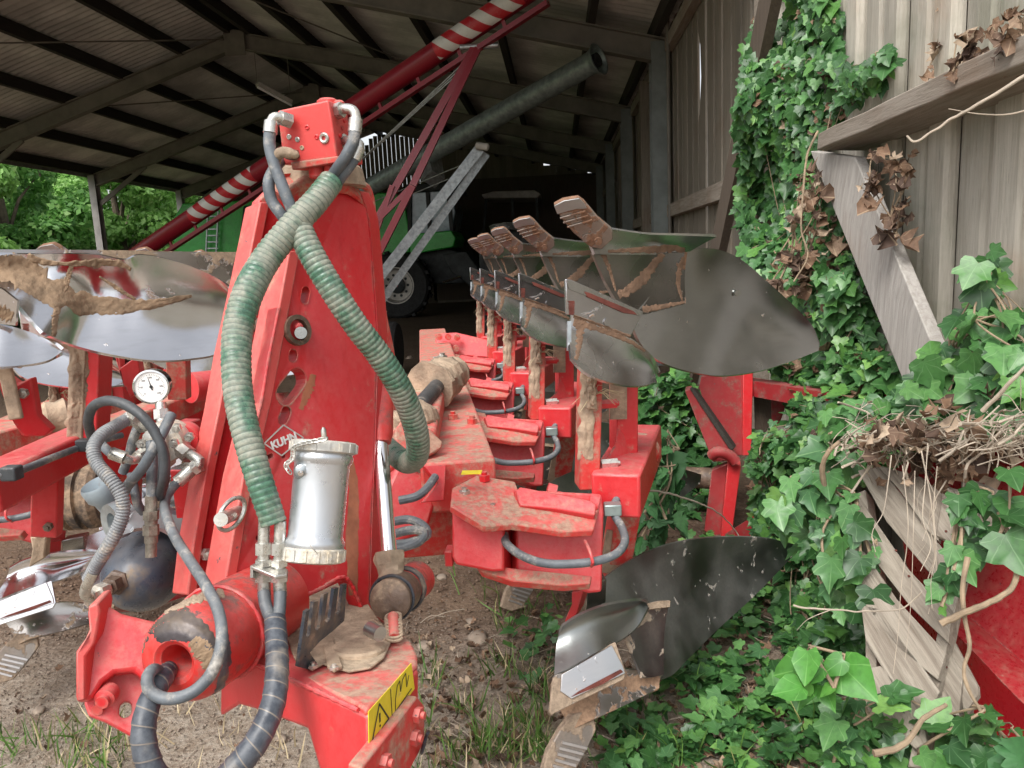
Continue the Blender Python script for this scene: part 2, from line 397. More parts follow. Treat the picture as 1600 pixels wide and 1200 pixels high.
def wrapmat():
    t = NT('spiral_wrap'); t.co = t.coord(); uv = t.n('ShaderNodeUVMap'); sp = t.n('ShaderNodeSeparateXYZ'); t.l(uv.outputs[0], sp.inputs[0])
    f = t.mth('FRACT', t.mth('ADD', sp.outputs[1], sp.outputs[0])); n2 = t.noise(60, 5, .7)
    c = t.mix(t.ramp(n2, .3, .7), (.035,.042,.055), (.09,.10,.115)); c = t.mix(t.ramp(t.noise(14, 5), .55, .75, 0, .6), c, (.33,.28,.22))
    c = t.mix(t.ramp(f, .90, .94, 0, .75), c, (.24,.20,.16))
    t.P(Base_Color=c, Roughness=t.ramp(n2, .3, .7, .34, .55)); t.bump(n2, .2, .002); return t.m
M['wrap'] = wrapmat()
def cut(o, cutters):
    """real openings: subtract the cutter volumes from the mesh, then drop them"""
    tmp = []
    for mbx in cutters:
        c = mbx.build('cutter', M['red'], None, smooth=False); tmp.append(c); c.location = -parent_off(o)
        bo = o.modifiers.new('cut', 'BOOLEAN'); bo.object = c; bo.operation = 'DIFFERENCE'; bo.solver = 'EXACT'
    loc = o.parent; o.parent = None
    bev = [m for m in o.modifiers if m.type == 'BEVEL']
    for m in bev: m.show_viewport = False
    bpy.context.view_layer.update(); dg = bpy.context.evaluated_depsgraph_get()
    me = bpy.data.meshes.new_from_object(o.evaluated_get(dg)); 
    for m in list(o.modifiers):
        if m.type == 'BOOLEAN': o.modifiers.remove(m)
    for m in bev: m.show_viewport = True
    if len(me.polygons) > 4: o.data = me
    o.parent = loc
    for c in tmp: bpy.data.objects.remove(c)
M['badge'] = simple('badge_silver', (.62,.58,.55), .4, .3, .1)
M['mudflat'] = simple('flaky_mud', (.40,.31,.22), .95, 0, .35, 22, 1.0)
M['accum'] = simple('scuffed_black_tank', (.045,.06,.085), .3, 0, .4, 6, .25, .28, (.22,.15,.08))
M['conduit'] = simple('grey_conduit', (.17,.18,.19), .55, 0, .2, 40, .2, .35, (.35,.31,.26))
M['dirtyzinc'] = simple('oily_zinc', (.30,.27,.22), .4, .6, .3, 40, .3, .5, (.15,.12,.09))
M['capgrey'] = simple('blue_grey_cap', (.26,.31,.34), .4, .1, .2, 12, .2, .2)
M['gaugecase'] = simple('gauge_case_steel', (.6,.6,.6), .12, 1.0, .05)
M['steel_mirror'] = steel('mirror_steel', (.80,.80,.82), .14, .10, mudcol=(.33,.24,.165), dust=.05, sc=3.2)
M['steel_mirrormud'] = steel('smeared_steel', (.42,.40,.38), .2, .8, mudcol=(.34,.25,.17), dust=.2, sc=3.5)
M['hopper'] = paint('hopper_crimson', (.30,.006,.012), (.36,.03,.035), .3, .28, .6)
M['ivy_fresh'] = leafmat('fresh_ivy_leaf', (.06,.20,.035), (.09,.29,.05), (.14,.38,.07), vein=(.20,.44,.12), rough=.3)
M['clod'] = simple('soil_clod', (.17,.115,.08), .95, 0, .4, 20, .6)
M['mudred'] = simple('ochre_mud', (.175,.105,.066), .95, 0, .3, 20, .8)
from mathutils.bvhtree import BVHTree
def bvh_of(objs):
    vs = []; fs = []
    for o in objs:
        off = parent_off(o); k = len(vs); vs += [v.co+off for v in o.data.vertices]; fs += [tuple(k+i for i in p.vertices) for p in o.data.polygons]
    return BVHTree.FromPolygons(vs, fs)
def mudribbon(path, parent, mat='mudred', h=.0016, seed=0, on=(), name='dried_mud', n=90, K=15, rag=.6):
    """earth or grease left lying on a blade, following its surface; path = (px, py, width in px)"""
    T = bvh_of(on); P = crom([V(x, y, 0) for x, y, w in path], n); Wd = crom([V(w, 0, 0) for x, y, w in path], n); G = {}; idx = {}; mb = MB(); vs = []
    for i in range(n):
        t = (P[min(i+1, n-1)]-P[max(i-1, 0)]).normalized(); s_ = V(-t.y, t.x, 0); w = Wd[i].x*.5
        for j in range(K):
            q = j/(K-1)*2-1; ww = w*(1+rag*noise.noise(V(i*.16, seed, 3*(q > 0)))+rag*.5*noise.noise(V(i*.45, seed, 7*(q > 0))))
            p = P[i]+s_*(q*ww); r = ray(p.x, p.y); hit, nn, _, _ = T.ray_cast(CP, r.normalized())
            if hit is None: continue
            if nn.dot(r) > 0: nn = -nn
            e = (1-abs(q)**6)*min(1, i/2, (n-1-i)/2)
            hh = h*e*(.75+.9*noise.noise(V(p.x*.12, p.y*.12, seed))+.5*noise.noise(V(p.x*.4, p.y*.4, seed)))+.0002
            idx[(i, j)] = len(vs); vs.append(hit+nn*hh)
    fs = []
    for i in range(n-1):
        for j in range(K-1):
            k = [(i, j), (i, j+1), (i+1, j+1), (i+1, j)]
            if all(a in idx for a in k):
                q = [idx[a] for a in k]
                if max((vs[q[0]]-vs[q[2]]).length, (vs[q[1]]-vs[q[3]]).length) < .08: fs.append(tuple(q))
    if not fs: return None
    mb.add(vs, fs); return mb.build(name, M[mat], parent)
M['mudtan'] = simple('tan_mud', (.25,.17,.105), .95, 0, .3, 16, .9)
M['tyremud'] = simple('muddy_tyre', (.06,.05,.045), .85, 0, .4, 12, .5, .6, (.26,.19,.13))
M['greypatch'] = simple('bare_greasy_patch', (.075,.065,.07), .4, .2, .5, 14, .2, .4, (.36,.25,.13))
M['mudwash'] = simple('thin_mud_wash', (.36,.13,.07), .8, 0, .35, 14, .2)
M['brownfilm'] = simple('brown_film', (.085,.062,.045), .35, .6, .35, 9, .1)
# ================================================================ SETTING
def hz(x, y):
    n = noise.noise(Vector((x*1.1, y*1.1, 3)))*.035+noise.noise(Vector((x*5, y*5, 1)))*.012+noise.noise(Vector((x*17, y*17, 8)))*.006
    return n*min(1, 6/max(1, abs(x)+abs(y)))
def make_ground():
    def axis(a, b, fine0, fine1, st, lo, hi):
        c = [fine0+i*st for i in range(int((fine1-fine0)/st)+1)]
        s = st; x = c[-1]
        while x < hi: s *= 1.25; x += s; c.append(min(x, hi))
        s = st; x = c[0]; pre = []
        while x > lo: s *= 1.25; x -= s; pre.append(max(x, lo))
        return pre[::-1]+c
    xs = axis(0, 0, -2.6, 2.2, .022, -300, 300); ys = axis(0, 0, .6, 4.2, .022, -300, 300)
    nx, ny = len(xs), len(ys)
    vs = np.array([(x, y, hz(x, y)) for y in ys for x in xs])
    i = np.arange(nx-1); j = np.arange(ny-1); I, J = np.meshgrid(i, j); a = (J*nx+I).ravel()
    F = np.stack([a, a+1, a+nx+1, a+nx], 1)
    t = NT('bare_soil'); t.co = t.coord()
    n1 = t.noise(.9, 6, .6); n2 = t.noise(17, 10, .78); n3 = t.noise(110, 6, .8); n4 = t.noise(1.7, 9, .7)
    c = t.mix(t.ramp(n2, .3, .7), (.085,.052,.036), (.24,.16,.11))
    c = t.mix(t.ramp(n4, .42, .62), c, (.25,.175,.12))
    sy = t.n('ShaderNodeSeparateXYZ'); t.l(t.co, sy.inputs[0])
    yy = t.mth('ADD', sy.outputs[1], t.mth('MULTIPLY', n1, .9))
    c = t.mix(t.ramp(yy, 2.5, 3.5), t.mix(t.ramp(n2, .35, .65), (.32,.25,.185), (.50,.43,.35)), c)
    c = t.mix(t.ramp(t.noise(2.1, 4), .56, .68, 0, .5), c, (.19,.105,.06))
    v = t.n('ShaderNodeTexVoronoi'); v.inputs['Scale'].default_value = 55; t.l(t.co, v.inputs['Vector'])
    c = t.mix(t.ramp(v.outputs['Distance'], .12, .2, .55, 0), c, t.mix(t.ramp(n3, .3, .7), (.30,.27,.24), (.50,.46,.41)))
    c = t.mix(t.ramp(n3, .62, .75, 0, .5), c, (.10,.07,.05))
    c = t.mix(t.ramp(yy, 3.6, 5.2, 0, .8), c, t.mix(t.ramp(n2, .3, .7), (.075,.052,.037), (.17,.12,.083)))  # darker soil inside the shed: the roof's shade put into the colour
    out = t.ramp(t.mth('MULTIPLY', sy.outputs[0], -1.0), 11.5, 15)
    c = t.mix(out, c, (.09,.15,.04))
    t.P(Base_Color=c, Roughness=.95); t.set(t.b.inputs['Specular IOR Level'], .2)
    t.bump(t.mth('ADD', t.mth('ADD', n2, t.mth('MULTIPLY', n3, .5)), t.mth('MULTIPLY', v.outputs['Distance'], .5)), .9, .02)
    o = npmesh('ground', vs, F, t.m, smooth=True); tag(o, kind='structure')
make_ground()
# ---- farm shed (bays of 4.2 m)
XW, XR, XL = 1.42, -5.4, -10.8
HR, HE, HL = 4.12+H_CAM, 2.50+H_CAM, 2.42+H_CAM
Y0, Y1 = 5.2, 25.5
shed = thing('farm_shed', 'long dark open-fronted storage shed with corrugated roof, steel frames and timber boarded walls', 'shed', (0, 12, 0))
def roof_sheet(xa, za, xb, zb):
    n = int((Y1-Y0)/.15*6); amp = .024
    vs = []; F = []
    ys = np.linspace(Y0, Y1, n)
    for y in ys:
        w = amp*math.cos(2*math.pi*(y-Y0)/.15)
        vs += [(xa, y, za+w+.13), (xb, y, zb+w+.13)]
    for y in ys:
        w = amp*math.cos(2*math.pi*(y-Y0)/.15)
        vs += [(xa, y, za+w+.137), (xb, y, zb+w+.137)]
    for i in range(n-1):
        a = 2*i; F.append((a, a+1, a+3, a+2)); b = 2*n+a; F.append((b, b+2, b+3, b+1))
    return npmesh('roof', vs, F, M['roof'], shed, smooth=True)
def zl(x): return HR+(HL-HR)*(x-XR)/(XL-XR) if x < XR else HR+(HE-HR)*(x-XR)/(XW-XR)
roof_sheet(XL-.25, zl(XL-.25), XR, HR); roof_sheet(XR, HR, XW+.35, zl(XW+.35))
for x in [XL+.02, -9.75, -8.6, -7.5, -6.4, -5.5, -5.15, -4.1, -2.95, -1.8, -.65, .5, 1.25]:
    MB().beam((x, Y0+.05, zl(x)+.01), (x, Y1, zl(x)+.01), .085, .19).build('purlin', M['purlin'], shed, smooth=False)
MB().beam((XL-.27, Y0, zl(XL)-.02), (XL-.27, Y1, zl(XL)-.02), .03, .17).build('eave_board', M['post'], shed, smooth=False)
FR = [5.35, 9.6, 13.8, 18.0, 22.2]
def ibeam(mb, a, b, w, h, up=(0,0,1)):
    a, b = Vector(a), Vector(b); d = (b-a).normalized(); s = d.cross(Vector(up)).normalized(); u = s.cross(d).normalized()
    mb.beam(a, b, .012, h-.02, up); mb.beam(a+u*(h/2-.01), b+u*(h/2-.01), w, .018, up); mb.beam(a-u*(h/2-.01), b-u*(h/2-.01), w, .018, up)
    return mb
for y in FR:
    dz = .24
    ibeam(MB(), (XL+.05, y, zl(XL)-dz+.03), (XR, y, HR-dz+.03), .16, .27).build('rafter', M['rafter'], shed, smooth=False)
    ibeam(MB(), (XR, y, HR-dz+.03), (XW-.1, y, zl(XW)-dz+.03), .16, .27).build('rafter', M['rafter'], shed, smooth=False)
    MB().prism([(XR-.18, y-.11, HR-.48), (XR+.18, y-.11, HR-.48), (XR+.18, y-.11, HR-.1), (XR, y-.11, HR-.06), (XR-.18, y-.11, HR-.1)], (0, .02, 0)).build('ridge_plate', M['rafter'], shed, smooth=False)
    ibeam(MB(), (XL, y, -.1), (XL, y, zl(XL)-.1), .16, .2, (0, 1, 0)).build('post', M['post'], shed, smooth=False)
    # haunch braces at the eave
    MB().beam((XL+.1, y, zl(XL)-.75), (XL+1.3, y, zl(XL+1.3)-.36), .1, .04, (0, 1, 0)).build('brace', M['rafter'], shed, smooth=False)
    if y > 6: ibeam(MB(), (XW-.16, y, -.1), (XW-.16, y, zl(XW)-.12), .18, .24, (0, 1, 0)).build('column', M['column'], shed, smooth=False)
    else: MB().box((XW-.06, 5.26, 2.0), (.10, .10, 4.2)).build('corner_post', M['timber'], shed, smooth=False)
# wind braces (thin rods)
for (a, b) in (((-8.6, 9.6), (-5.5, 13.8)), ((-5.2, 9.6), (-1.9, 13.8)), ((-8.6, 13.8), (-5.6, 18))):
    MB().cyl((a[0], a[1], zl(a[0])-.16), (b[0], b[1], zl(b[0])-.16), .012, 8).build('wind_brace', M['rafter'], shed)
# back gable with slatted boards, light showing between the slats and at the verge
mb = MB(); x = XL
while x < XW:
    zt = zl(x)-(.0 if x > -4.4 or x < -6.9 else .03)+.08-rnd.random()*.09-(.10 if rnd.random() < .12 else 0)
    if -6.9 < x < -4.4: w = .129; st = .145; zt += .0
    else: w = .2; st = .2003
    mb.box((x+w/2, Y1-.05, (zt)/2), (w, .025, zt)); x += st
mb.build('back_wall', M['wallin'], shed, smooth=False)
MB().box(((XL-.5-6.95)/2, Y1-.085, 2.1), (-6.95-XL-.4, .03, 4.2)).box(((-4.1+XW)/2, Y1-.085, 2.0), (XW+4.1, .03, 3.85)).box((-5.5, Y1-.085, 1.9), (3.0, .03, 3.8)).build('inner_lining', M['darkwood'], shed, smooth=False)
# side wall: overlapping vertical boards, shrunk gaps
def wall_boards(y0, y1, mat, name, w, gap, xo, zt0=0, rib=False):
    mb = MB(); y = y0
    k = 0
    while y < y1:
        ww = w*(.92+rnd.random()*.16); zt = 4.1 if not zt0 else zt0
        xo2 = xo+(.012 if k % 2 else 0)+rnd.uniform(-.003, .003); k += 1
        lean = 0 if rib else rnd.uniform(-.004, .004)
        n = 5
        if rib:   # rounded cover ribs of profiled boarding
            pr = [(0, .010), (ww*.03, -.010), (ww*.09, -.022), (ww*.4, -.025), (ww*.66, -.021), (ww*.74, -.008), (ww*.78, .004), (ww*.95, .006), (ww*.96, .016), (ww, .016)]
            A = [Vector((xo2+p[1], y+p[0], -.1)) for p in pr]+[Vector((xo2+.022, y+ww, -.1)), Vector((xo2+.022, y, -.1))]
            B = [Vector((xo2+p[1], y+p[0]+lean*3, zt)) for p in pr]+[Vector((xo2+.022, y+ww, zt)), Vector((xo2+.022, y, zt))]
            m = len(A); mb.add(A+B, [tuple(range(m)), tuple(range(2*m-1, m-1, -1))]+[(i, (i+1) % m, (i+1) % m+m, i+m) for i in range(m)])
        else:
            A = [Vector((xo2, y, -.1)), Vector((xo2, y+ww, -.1)), Vector((xo2+.022, y+ww, -.1)), Vector((xo2+.022, y, -.1))]
            B = [p+Vector((0, lean*4, zt+.1)) for p in A]
            mb.add(A+B, [(0,1,2,3), (7,6,5,4), (0,4,5,1), (1,5,6,2), (2,6,7,3), (3,7,4,0)])
        y += ww+gap*rnd.random()**3
    return mb.build(name, mat, shed, smooth=False)
wall_boards(1.2, 5.2, M['wallout'], 'outer_wall_boards', .215, .001, XW, 3.4, rib=True)
MB().box((XW+.032, 3.2, 1.7), (.01, 4.0, 3.5)).build('added_light_stop', M['wallin'], shed, smooth=False)  # unseen sheet, added to stop daylight slits between the outer boards
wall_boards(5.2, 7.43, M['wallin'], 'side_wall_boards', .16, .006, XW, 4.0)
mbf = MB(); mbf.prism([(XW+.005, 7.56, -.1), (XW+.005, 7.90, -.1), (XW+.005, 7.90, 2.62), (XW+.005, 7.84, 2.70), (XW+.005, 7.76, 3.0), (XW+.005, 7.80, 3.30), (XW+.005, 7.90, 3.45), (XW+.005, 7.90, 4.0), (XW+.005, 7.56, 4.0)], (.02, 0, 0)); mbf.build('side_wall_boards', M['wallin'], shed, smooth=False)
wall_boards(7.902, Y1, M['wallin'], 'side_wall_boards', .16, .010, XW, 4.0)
# wall rails inside the shed
for (ya, yb, z) in ((5.5, 9.45, 1.85), (5.5, 9.45, 3.72), (9.8, 13.6, 1.85), (9.8, 13.6, 3.72), (14, 18, 1.8), (14, 18, 3.7), (18.2, 22, 1.7), (18.2, 22, 3.0), (9.8, 13.6, .6)):
    MB().beam((XW-.05, ya, z), (XW-.05, yb, z), .09, .14).build('wall_rail', M['timber'], shed, smooth=False)
MB().beam((XW-.12, 11.2, -.1), (XW-.12, 11.25, 3.7), .14, .16, (1, 0, 0)).build('timber_post', M['wallin'], shed, smooth=False)
MB().beam((XW-.2, 11.9, -.05), (XW-.16, 11.1, 1.35), .13, .05, (1, 0, 0)).build('timber_prop', M['wallin'], shed, smooth=False)
MB().cyl((XW-.1, 9.18, 0), (XW-.1, 9.18, 4.0), .02, 8).build('downpipe', M['rafter'], shed)
MB().beam((XW-.08, 15.5, 1.3), (XW-.08, 17.2, 2.9), .05, .05, (1, 0, 0)).build('brace', M['rafter'], shed, smooth=False)
# dark timber brace from the ground against the corner column
b1 = QX(1120, 400, 1.22); b2 = QX(1195, 40, 1.25)
bdir = (b2-b1)
MB().beam(b1-bdir*.85, b2+bdir*.4, .06, .26, (0, 1, 0)).build('corner_brace', M['darkwood'], shed, smooth=False)
# near wall rail (thick weathered plank on edge) and the plank leaning under it
pa = QX(1278, 222, 1.20); pb = Vector((1.20, 1.15, pa.z+.02))
rail = MB(); n = 14
rv = []; 
for i in range(n+1):
    t = i/n; p = pa.lerp(pb, t); j = noise.noise(Vector((t*7, 0, 0)))*.006
    rv += [p+V(0, 0, .036+j), p+V(-.004, 0, -.036+j), p+V(.218, 0, -.05), p+V(.218, 0, .04)]
fs = [(0,1,2,3), tuple(n*4+k for k in (3,2,1,0))]
for i in range(n):
    for k in range(4): k2 = (k+1) % 4; fs.append((i*4+k, i*4+k2, i*4+4+k2, i*4+4+k))
rail.add(rv, fs); rail.build('wall_rail', M['timber'], shed, bevel=.004)
pl = MB()
c = [QX(1266, 236, 1.25), QX(1336, 246, 1.25), QX(1470, 572, 1.17), QX(1415, 605, 1.17)]
c[2] = c[1]+(c[2]-c[1])*1.12; c[3] = c[0]+(c[3]-c[0])*1.1
pl.prism(c, (.045, 0, 0))
o = pl.build('timber_plank', M['plank'], None, bevel=.004); tag(o, 'grey weathered plank leaning diagonally on the boarded wall below the thick rail', 'plank')
# strip light under the roof
st = thing('strip_light', 'unlit old fluorescent strip light hanging under the dark roof', 'light', QY(418, 140, 12.5))
a, b = QY(402, 131, 12.5), QY(438, 150, 12.5)+V(0, .5, 0)
MB().beam(a, b, .08, .06).build('housing', M['cream'], st, smooth=False); MB().cyl(a+V(0, 0, -.05), b+V(0, 0, -.05), .019, 10).build('tube', M['white'], st)
MB().cyl(a, a+V(0, 0, .5), .006, 6).cyl(b, b+V(0, 0, .7), .006, 6).build('hanger', M['rafter'], st)

# ---- trees beyond the open side
def leaf_cloud(centres, radii, n, size, rng, flat=.8):
    """leaf quads around clump surfaces"""
    w = np.array(radii)**2; w = w/w.sum()
    idx = rng.choice(len(centres), n, p=w)
    d = rng.normal(size=(n, 3)); d /= np.linalg.norm(d, axis=1)[:, None]
    r = np.array(radii)[idx]*(.55+.5*rng.random(n)**.6)
    c = np.array(centres)[idx]+d*r[:, None]*np.array([1, 1, flat])
    nrm = d+rng.normal(size=(n, 3))*.7+np.array([0, 0, .4]); nrm /= np.linalg.norm(nrm, axis=1)[:, None]
    t = np.cross(nrm, rng.normal(size=(n, 3))); t /= np.linalg.norm(t, axis=1)[:, None]; b = np.cross(nrm, t)
    s = size*(.6+.8*rng.random(n))[:, None]
    P = np.stack([c-t*s, c-b*s*.55, c+t*s, c+b*s*.55], 1).reshape(-1, 3)
    return P, np.arange(4*n).reshape(-1, 4)
def tree(x, y, h, w, mat, label, seed, n=26000, size=.105):
    rng = np.random.default_rng(seed)
    t = thing('broadleaf_tree', label, 'tree', (x, y, 0), 'trees beyond the open side of the shed')
    mb = MB(); r = random.Random(seed)
    mb.tube([(x, y, -.1), (x+.1, y, h*.3), (x-.1, y+.1, h*.62), (x, y, h*.85)], [.24, .18, .11, .03], 10)
    C = []; Rr = []
    for k in range(44):
        a = r.random()*6.28; q = r.random()**.6; z = h*(.04+.88*r.random()); ww = w*math.sin(math.pi*min(.95, .15+z/h*.8))**.7
        C.append((x+math.cos(a)*ww*q, y+math.sin(a)*ww*q, z)); Rr.append(h*.09*(.7+.7*r.random()))
        if k % 2 == 0: mb.tube([(x, y, z*.55), (x+math.cos(a)*ww*q*.5, y+math.sin(a)*ww*q*.5, z*.85), C[-1]], [.07, .045, .015], 6)
    mb.build('trunk', M['bark'], t)
    P, F = leaf_cloud(C, Rr, n, size, rng); npmesh('crown', P, F, mat, t)
TR = [(-17.5, 15, 7.2, 2.6, 'tree_leaf', 'bright green tree leftmost beyond the open shed side'),
      (-15.6, 18.5, 6.2, 2.2, 'tree_leaf', 'light green tree just left of the first steel post'),
      (-16.5, 22.5, 7.6, 2.3, 'tree_dark', 'dark leafed tree seen just right of the first steel post'),
      (-15.5, 27, 6.4, 2.3, 'tree_leaf', 'light green tree between the two steel posts'),
      (-14.5, 30.5, 8.6, 2.6, 'tree_leaf', 'tree standing behind the second steel post'),
      (-24, 24, 9.2, 3.4, 'tree_dark', 'tall dark tree at the back on the far left'),
      (-22, 31, 9.4, 3.2, 'tree_dark', 'tall dark tree at the back between the posts'),
      (-13.5, 36, 8.6, 3.0, 'tree_leaf', 'tree seen over the red auger tube'),
      (-29, 17, 10, 4, 'tree_dark', 'broad dark tree furthest left behind the bright one')]
TR += [(-19.5, 29, 7.5, 3.0, 'tree_leaf', 'rounded tree filling the gap behind the second steel post'), (-20, 20, 7.0, 2.8, 'tree_dark', 'mid green tree filling the gap behind the first steel post'), (-17, 38, 8.0, 3.2, 'tree_dark', 'distant tree just above the lower end of the red auger'), (-26, 40, 11, 4.5, 'tree_leaf', 'far tall tree closing the view between the posts'), (-34, 28, 11, 4.5, 'tree_leaf', 'far pale tree closing the view at the left edge')]
for i, (x, y, h, w, m, lb) in enumerate(TR): tree(x, y, h, w, M[m], lb, 10+i)
# ================================================================ BACKGROUND MACHINES
def stripe_mat():
    t = NT('warning_stripes'); uv = t.n('ShaderNodeUVMap'); sp = t.n('ShaderNodeSeparateXYZ'); t.l(uv.outputs[0], sp.inputs[0])
    u = t.mth('ABSOLUTE', t.mth('SUBTRACT', sp.outputs[0], .5))
    f = t.mth('FRACT', t.mth('ADD', t.mth('MULTIPLY', sp.outputs[1], 3.9), t.mth('MULTIPLY', sp.outputs[0], -2.6)))
    c = t.mix(t.mth('GREATER_THAN', f, .5), (.40,.012,.02), (.58,.58,.54)); t.co = t.coord()
    c = t.mix(t.ramp(t.noise(30, 5), .5, .8, 0, .3), c, (.25,.2,.17))
    t.P(Base_Color=c, Roughness=.45); return t.m
M['stripe'] = stripe_mat()
aug = thing('grain_auger', 'long crimson grain auger with red and white striped bands rising across the shed', 'auger', QY(560, 470, 8.2))
A0, A1 = Q(228, 388, 11.0), Q(845, -28, 7.5)
A0 = A0-(A1-A0)*.06
def on(t): return A0.lerp(A1, t)
ax = (A1-A0).normalized()
MB().tube([on(i/20) for i in range(21)], .115, 24).build('tube', M['crimson'], aug)
# the rail under the tube
dn = ax.cross(V(0, 0, 1)).cross(ax).normalized()*-1
if dn.z > 0: dn = -dn
MB().beam(A0+dn*.215, A1+dn*.215, .07, .05, up=-dn).build('under_rail', M['crimson'], aug, smooth=False)
for k in range(12):
    p = on(.05+.08*k); MB().beam(p+dn*.1, p+dn*.215, .02, .04, up=ax).build('rail_bracket', M['crimson'], aug, smooth=False)
def band(p0, p1):
    # sleeve wrapped over the tube, lying against it
    t0 = (p0-A0).dot(ax); t1 = (p1-A0).dot(ax)
    a, b = A0+ax*t0, A0+ax*t1
    u = (-(a-CP)).normalized(); u = (u-ax*u.dot(ax)).normalized(); u = (u-dn*.5).normalized(); w = ax.cross(u).normalized()
    vs = []; fs = []; uvs = []; n = 20; L = (b-a).length
    m = 8
    for j in range(m+1):
        for i in range(n+1):
            an = R(-75+150*i/n); vs.append(a.lerp(b, j/m)+(u*math.cos(an)+w*math.sin(an))*.1175)
    for j in range(m):
        for i in range(n):
            k = j*(n+1)+i; fs.append((k, k+1, k+n+2, k+n+1)); uvs.append(((.1+i/n*.35, L*j/m), (.1+(i+1)/n*.35, L*j/m), (.1+(i+1)/n*.35, L*(j+1)/m), (.1+i/n*.35, L*(j+1)/m)))
    mb = MB(); mb.add(vs, fs, uvs); mb.build('striped_band', M['stripe'], aug)
band(Q(312, 333, 10.5), Q(418, 262, 9.9)); band(Q(697, 68, 8.35), Q(820, -15, 7.65))
pv = on(0)+ax*((Q(742, 62, 7.9)-A0).dot(ax))+dn*.2
MB().cyl(pv+V(-.2, 0, 0), pv+V(.2, 0, 0), .03, 12).build('pivot', M['galv'], aug)
l1, l2 = QY(566, 385, 8.1), QY(576, 428, 8.1)
m2 = Q(645, 290, 7.95)
legs = [(pv+V(-.04, 0, 0), l1), (pv, m2), (m2, l2), (Q(613, 290, 8.0), l2+V(-.05, 0, .05)), (m2+V(-.02, .05, 0), l1+V(0, 0, .1))]
for a, b in legs[:1]: MB().beam(a, b+(b-a)*.25, .075, .05, up=(0, 1, 0)).build('leg', M['crimson'], aug, smooth=False)
MB().beam(legs[1][0], legs[1][1], .07, .05, up=(0, 1, 0)).beam(legs[2][0], legs[2][1]+(legs[2][1]-legs[2][0])*.3, .07, .05, up=(0, 1, 0)).build('leg', M['crimson'], aug, smooth=False)
MB().beam(legs[3][0], legs[3][1], .05, .04, up=(0, 1, 0)).build('brace', M['crimson'], aug, smooth=False)
MB().beam(legs[4][0], legs[4][1], .05, .04, up=(0, 1, 0)).build('brace', M['crimson'], aug, smooth=False)
for k in range(3):
    MB().cyl(pv+V(0, 0, -.02-.03*k), Q(330, 470, 10.5)+V(.1*k, 0, .1*k), .006, 5).build('winch_cable', M['galv'], aug)
wx = QY(430, 455, 8.0); ax2 = thing
for s in (-1, 1):
    c = Vector((wx.x-.2+.75*s, 8.1, .32))
    tw = MB().lathe(c-V(.1, 0, 0), c+V(.1, 0, 0), [(0, .16), (0, .30), (.2, .33), (.8, .33), (1, .30), (1, .16)], 28).build('wheel', M['tyre'], aug)
    MB().lathe(c-V(.09, 0, 0), c+V(.09, 0, 0), [(0, .05), (.1, .16), (.9, .16), (1, .05)], 20).build('rim', M['cream'], tw)
MB().cyl((wx.x-1.0, 8.1, .32), (wx.x+.6, 8.1, .32), .035, 10).build('axle', M['crimson'], aug)
MB().beam((wx.x-.8, 8.1, .32), l1, .06, .06, (0, 1, 0)).build('strut', M['crimson'], aug, smooth=False)
MB().beam((wx.x+.5, 8.1, .32), l2, .06, .06, (0, 1, 0)).build('strut', M['crimson'], aug, smooth=False)
# ---- galvanised auger
ga = thing('grain_auger', 'dull galvanised grain auger with flared mouth high above the plough bodies', 'auger', QY(600, 440, 10))
G0, G1 = Q(395, 395, 13.4), Q(936, 92, 8.8)
gx = (G1-G0).normalized()
MB().lathe(G0, G1, [(0, .13), (.55, .13), (.551, .137), (.556, .137), (.5561, .13), (.985, .13)]+[(.985+.015*k/5, .13+.055*(k/5)**1.6) for k in range(1, 6)]+[(1.0, .165), (.99, .12)], 30).build('tube', M['galv_dark'], ga)
MB().lathe(G0.lerp(G1, .985), G1+gx*.004, [(0, .08), (.9, .08)], 20).build('flighting', M['dark'], ga)
sp = Q(668, 248, 10.8)
mb = MB(); a = sp; b = Q(676, 276, 10.6)
mb.beam(a, b+(b-a)*.15, .30, .26, up=gx, taper=.8); mb.build('spout', M['galv'], ga, smooth=False)
s0, s1 = Q(750, 232, 9.6), Q(600, 425, 9.7)
s1b = s0+(s1-s0)*1.35
d1 = (s1-s0).normalized(); sd2 = d1.cross((s0-CP).normalized()).normalized()
MB().beam(s0, s1b, .12, .012, up=(s0-CP).normalized()).beam(s0+sd2*-.06+(s0-CP).normalized()*.04, s1b+sd2*-.06+(s0-CP).normalized()*.04, .012, .08, up=(s0-CP).normalized()).build('support_beam', M['galv'], ga, smooth=False)
MB().beam(s0+V(.02, .25, 0)+sd2*.05, s1b+V(.1, .25, .0)+sd2*.1, .10, .02, up=(s0-CP).normalized()).build('support_beam', M['galv'], ga, smooth=False)
MB().lathe(s0+V(-.05, -.06, .03), s0+V(.12, -.06, .0), [(0, .02), (.1, .045), (.9, .045), (1, .02)], 14).build('roller', M['cream'], ga)
for k, (a, b) in enumerate(((Q(560, 325, 11), Q(740, 250, 9.6)), (Q(640, 305, 10.4), Q(700, 280, 10)))): MB().cyl(a, b, .007, 6).build('cable', M['galv'], ga)
wc = Vector((s1b.x, s1b.y, .33))
MB().cyl(s1b, wc+V(0, 0, .0), .04, 8).build('strut', M['galv'], ga)
for s in (-.7, .5):
    c = wc+V(s, 0, 0); tw = MB().lathe(c-V(.09, 0, 0), c+V(.09, 0, 0), [(0, .16), (0, .3), (.2, .33), (.8, .33), (1, .3), (1, .16)], 26).build('wheel', M['tyre'], ga)
    MB().lathe(c-V(.08, 0, 0), c+V(.08, 0, 0), [(0, .05), (.1, .16), (.9, .16), (1, .05)], 20).build('rim', M['galv'], tw)
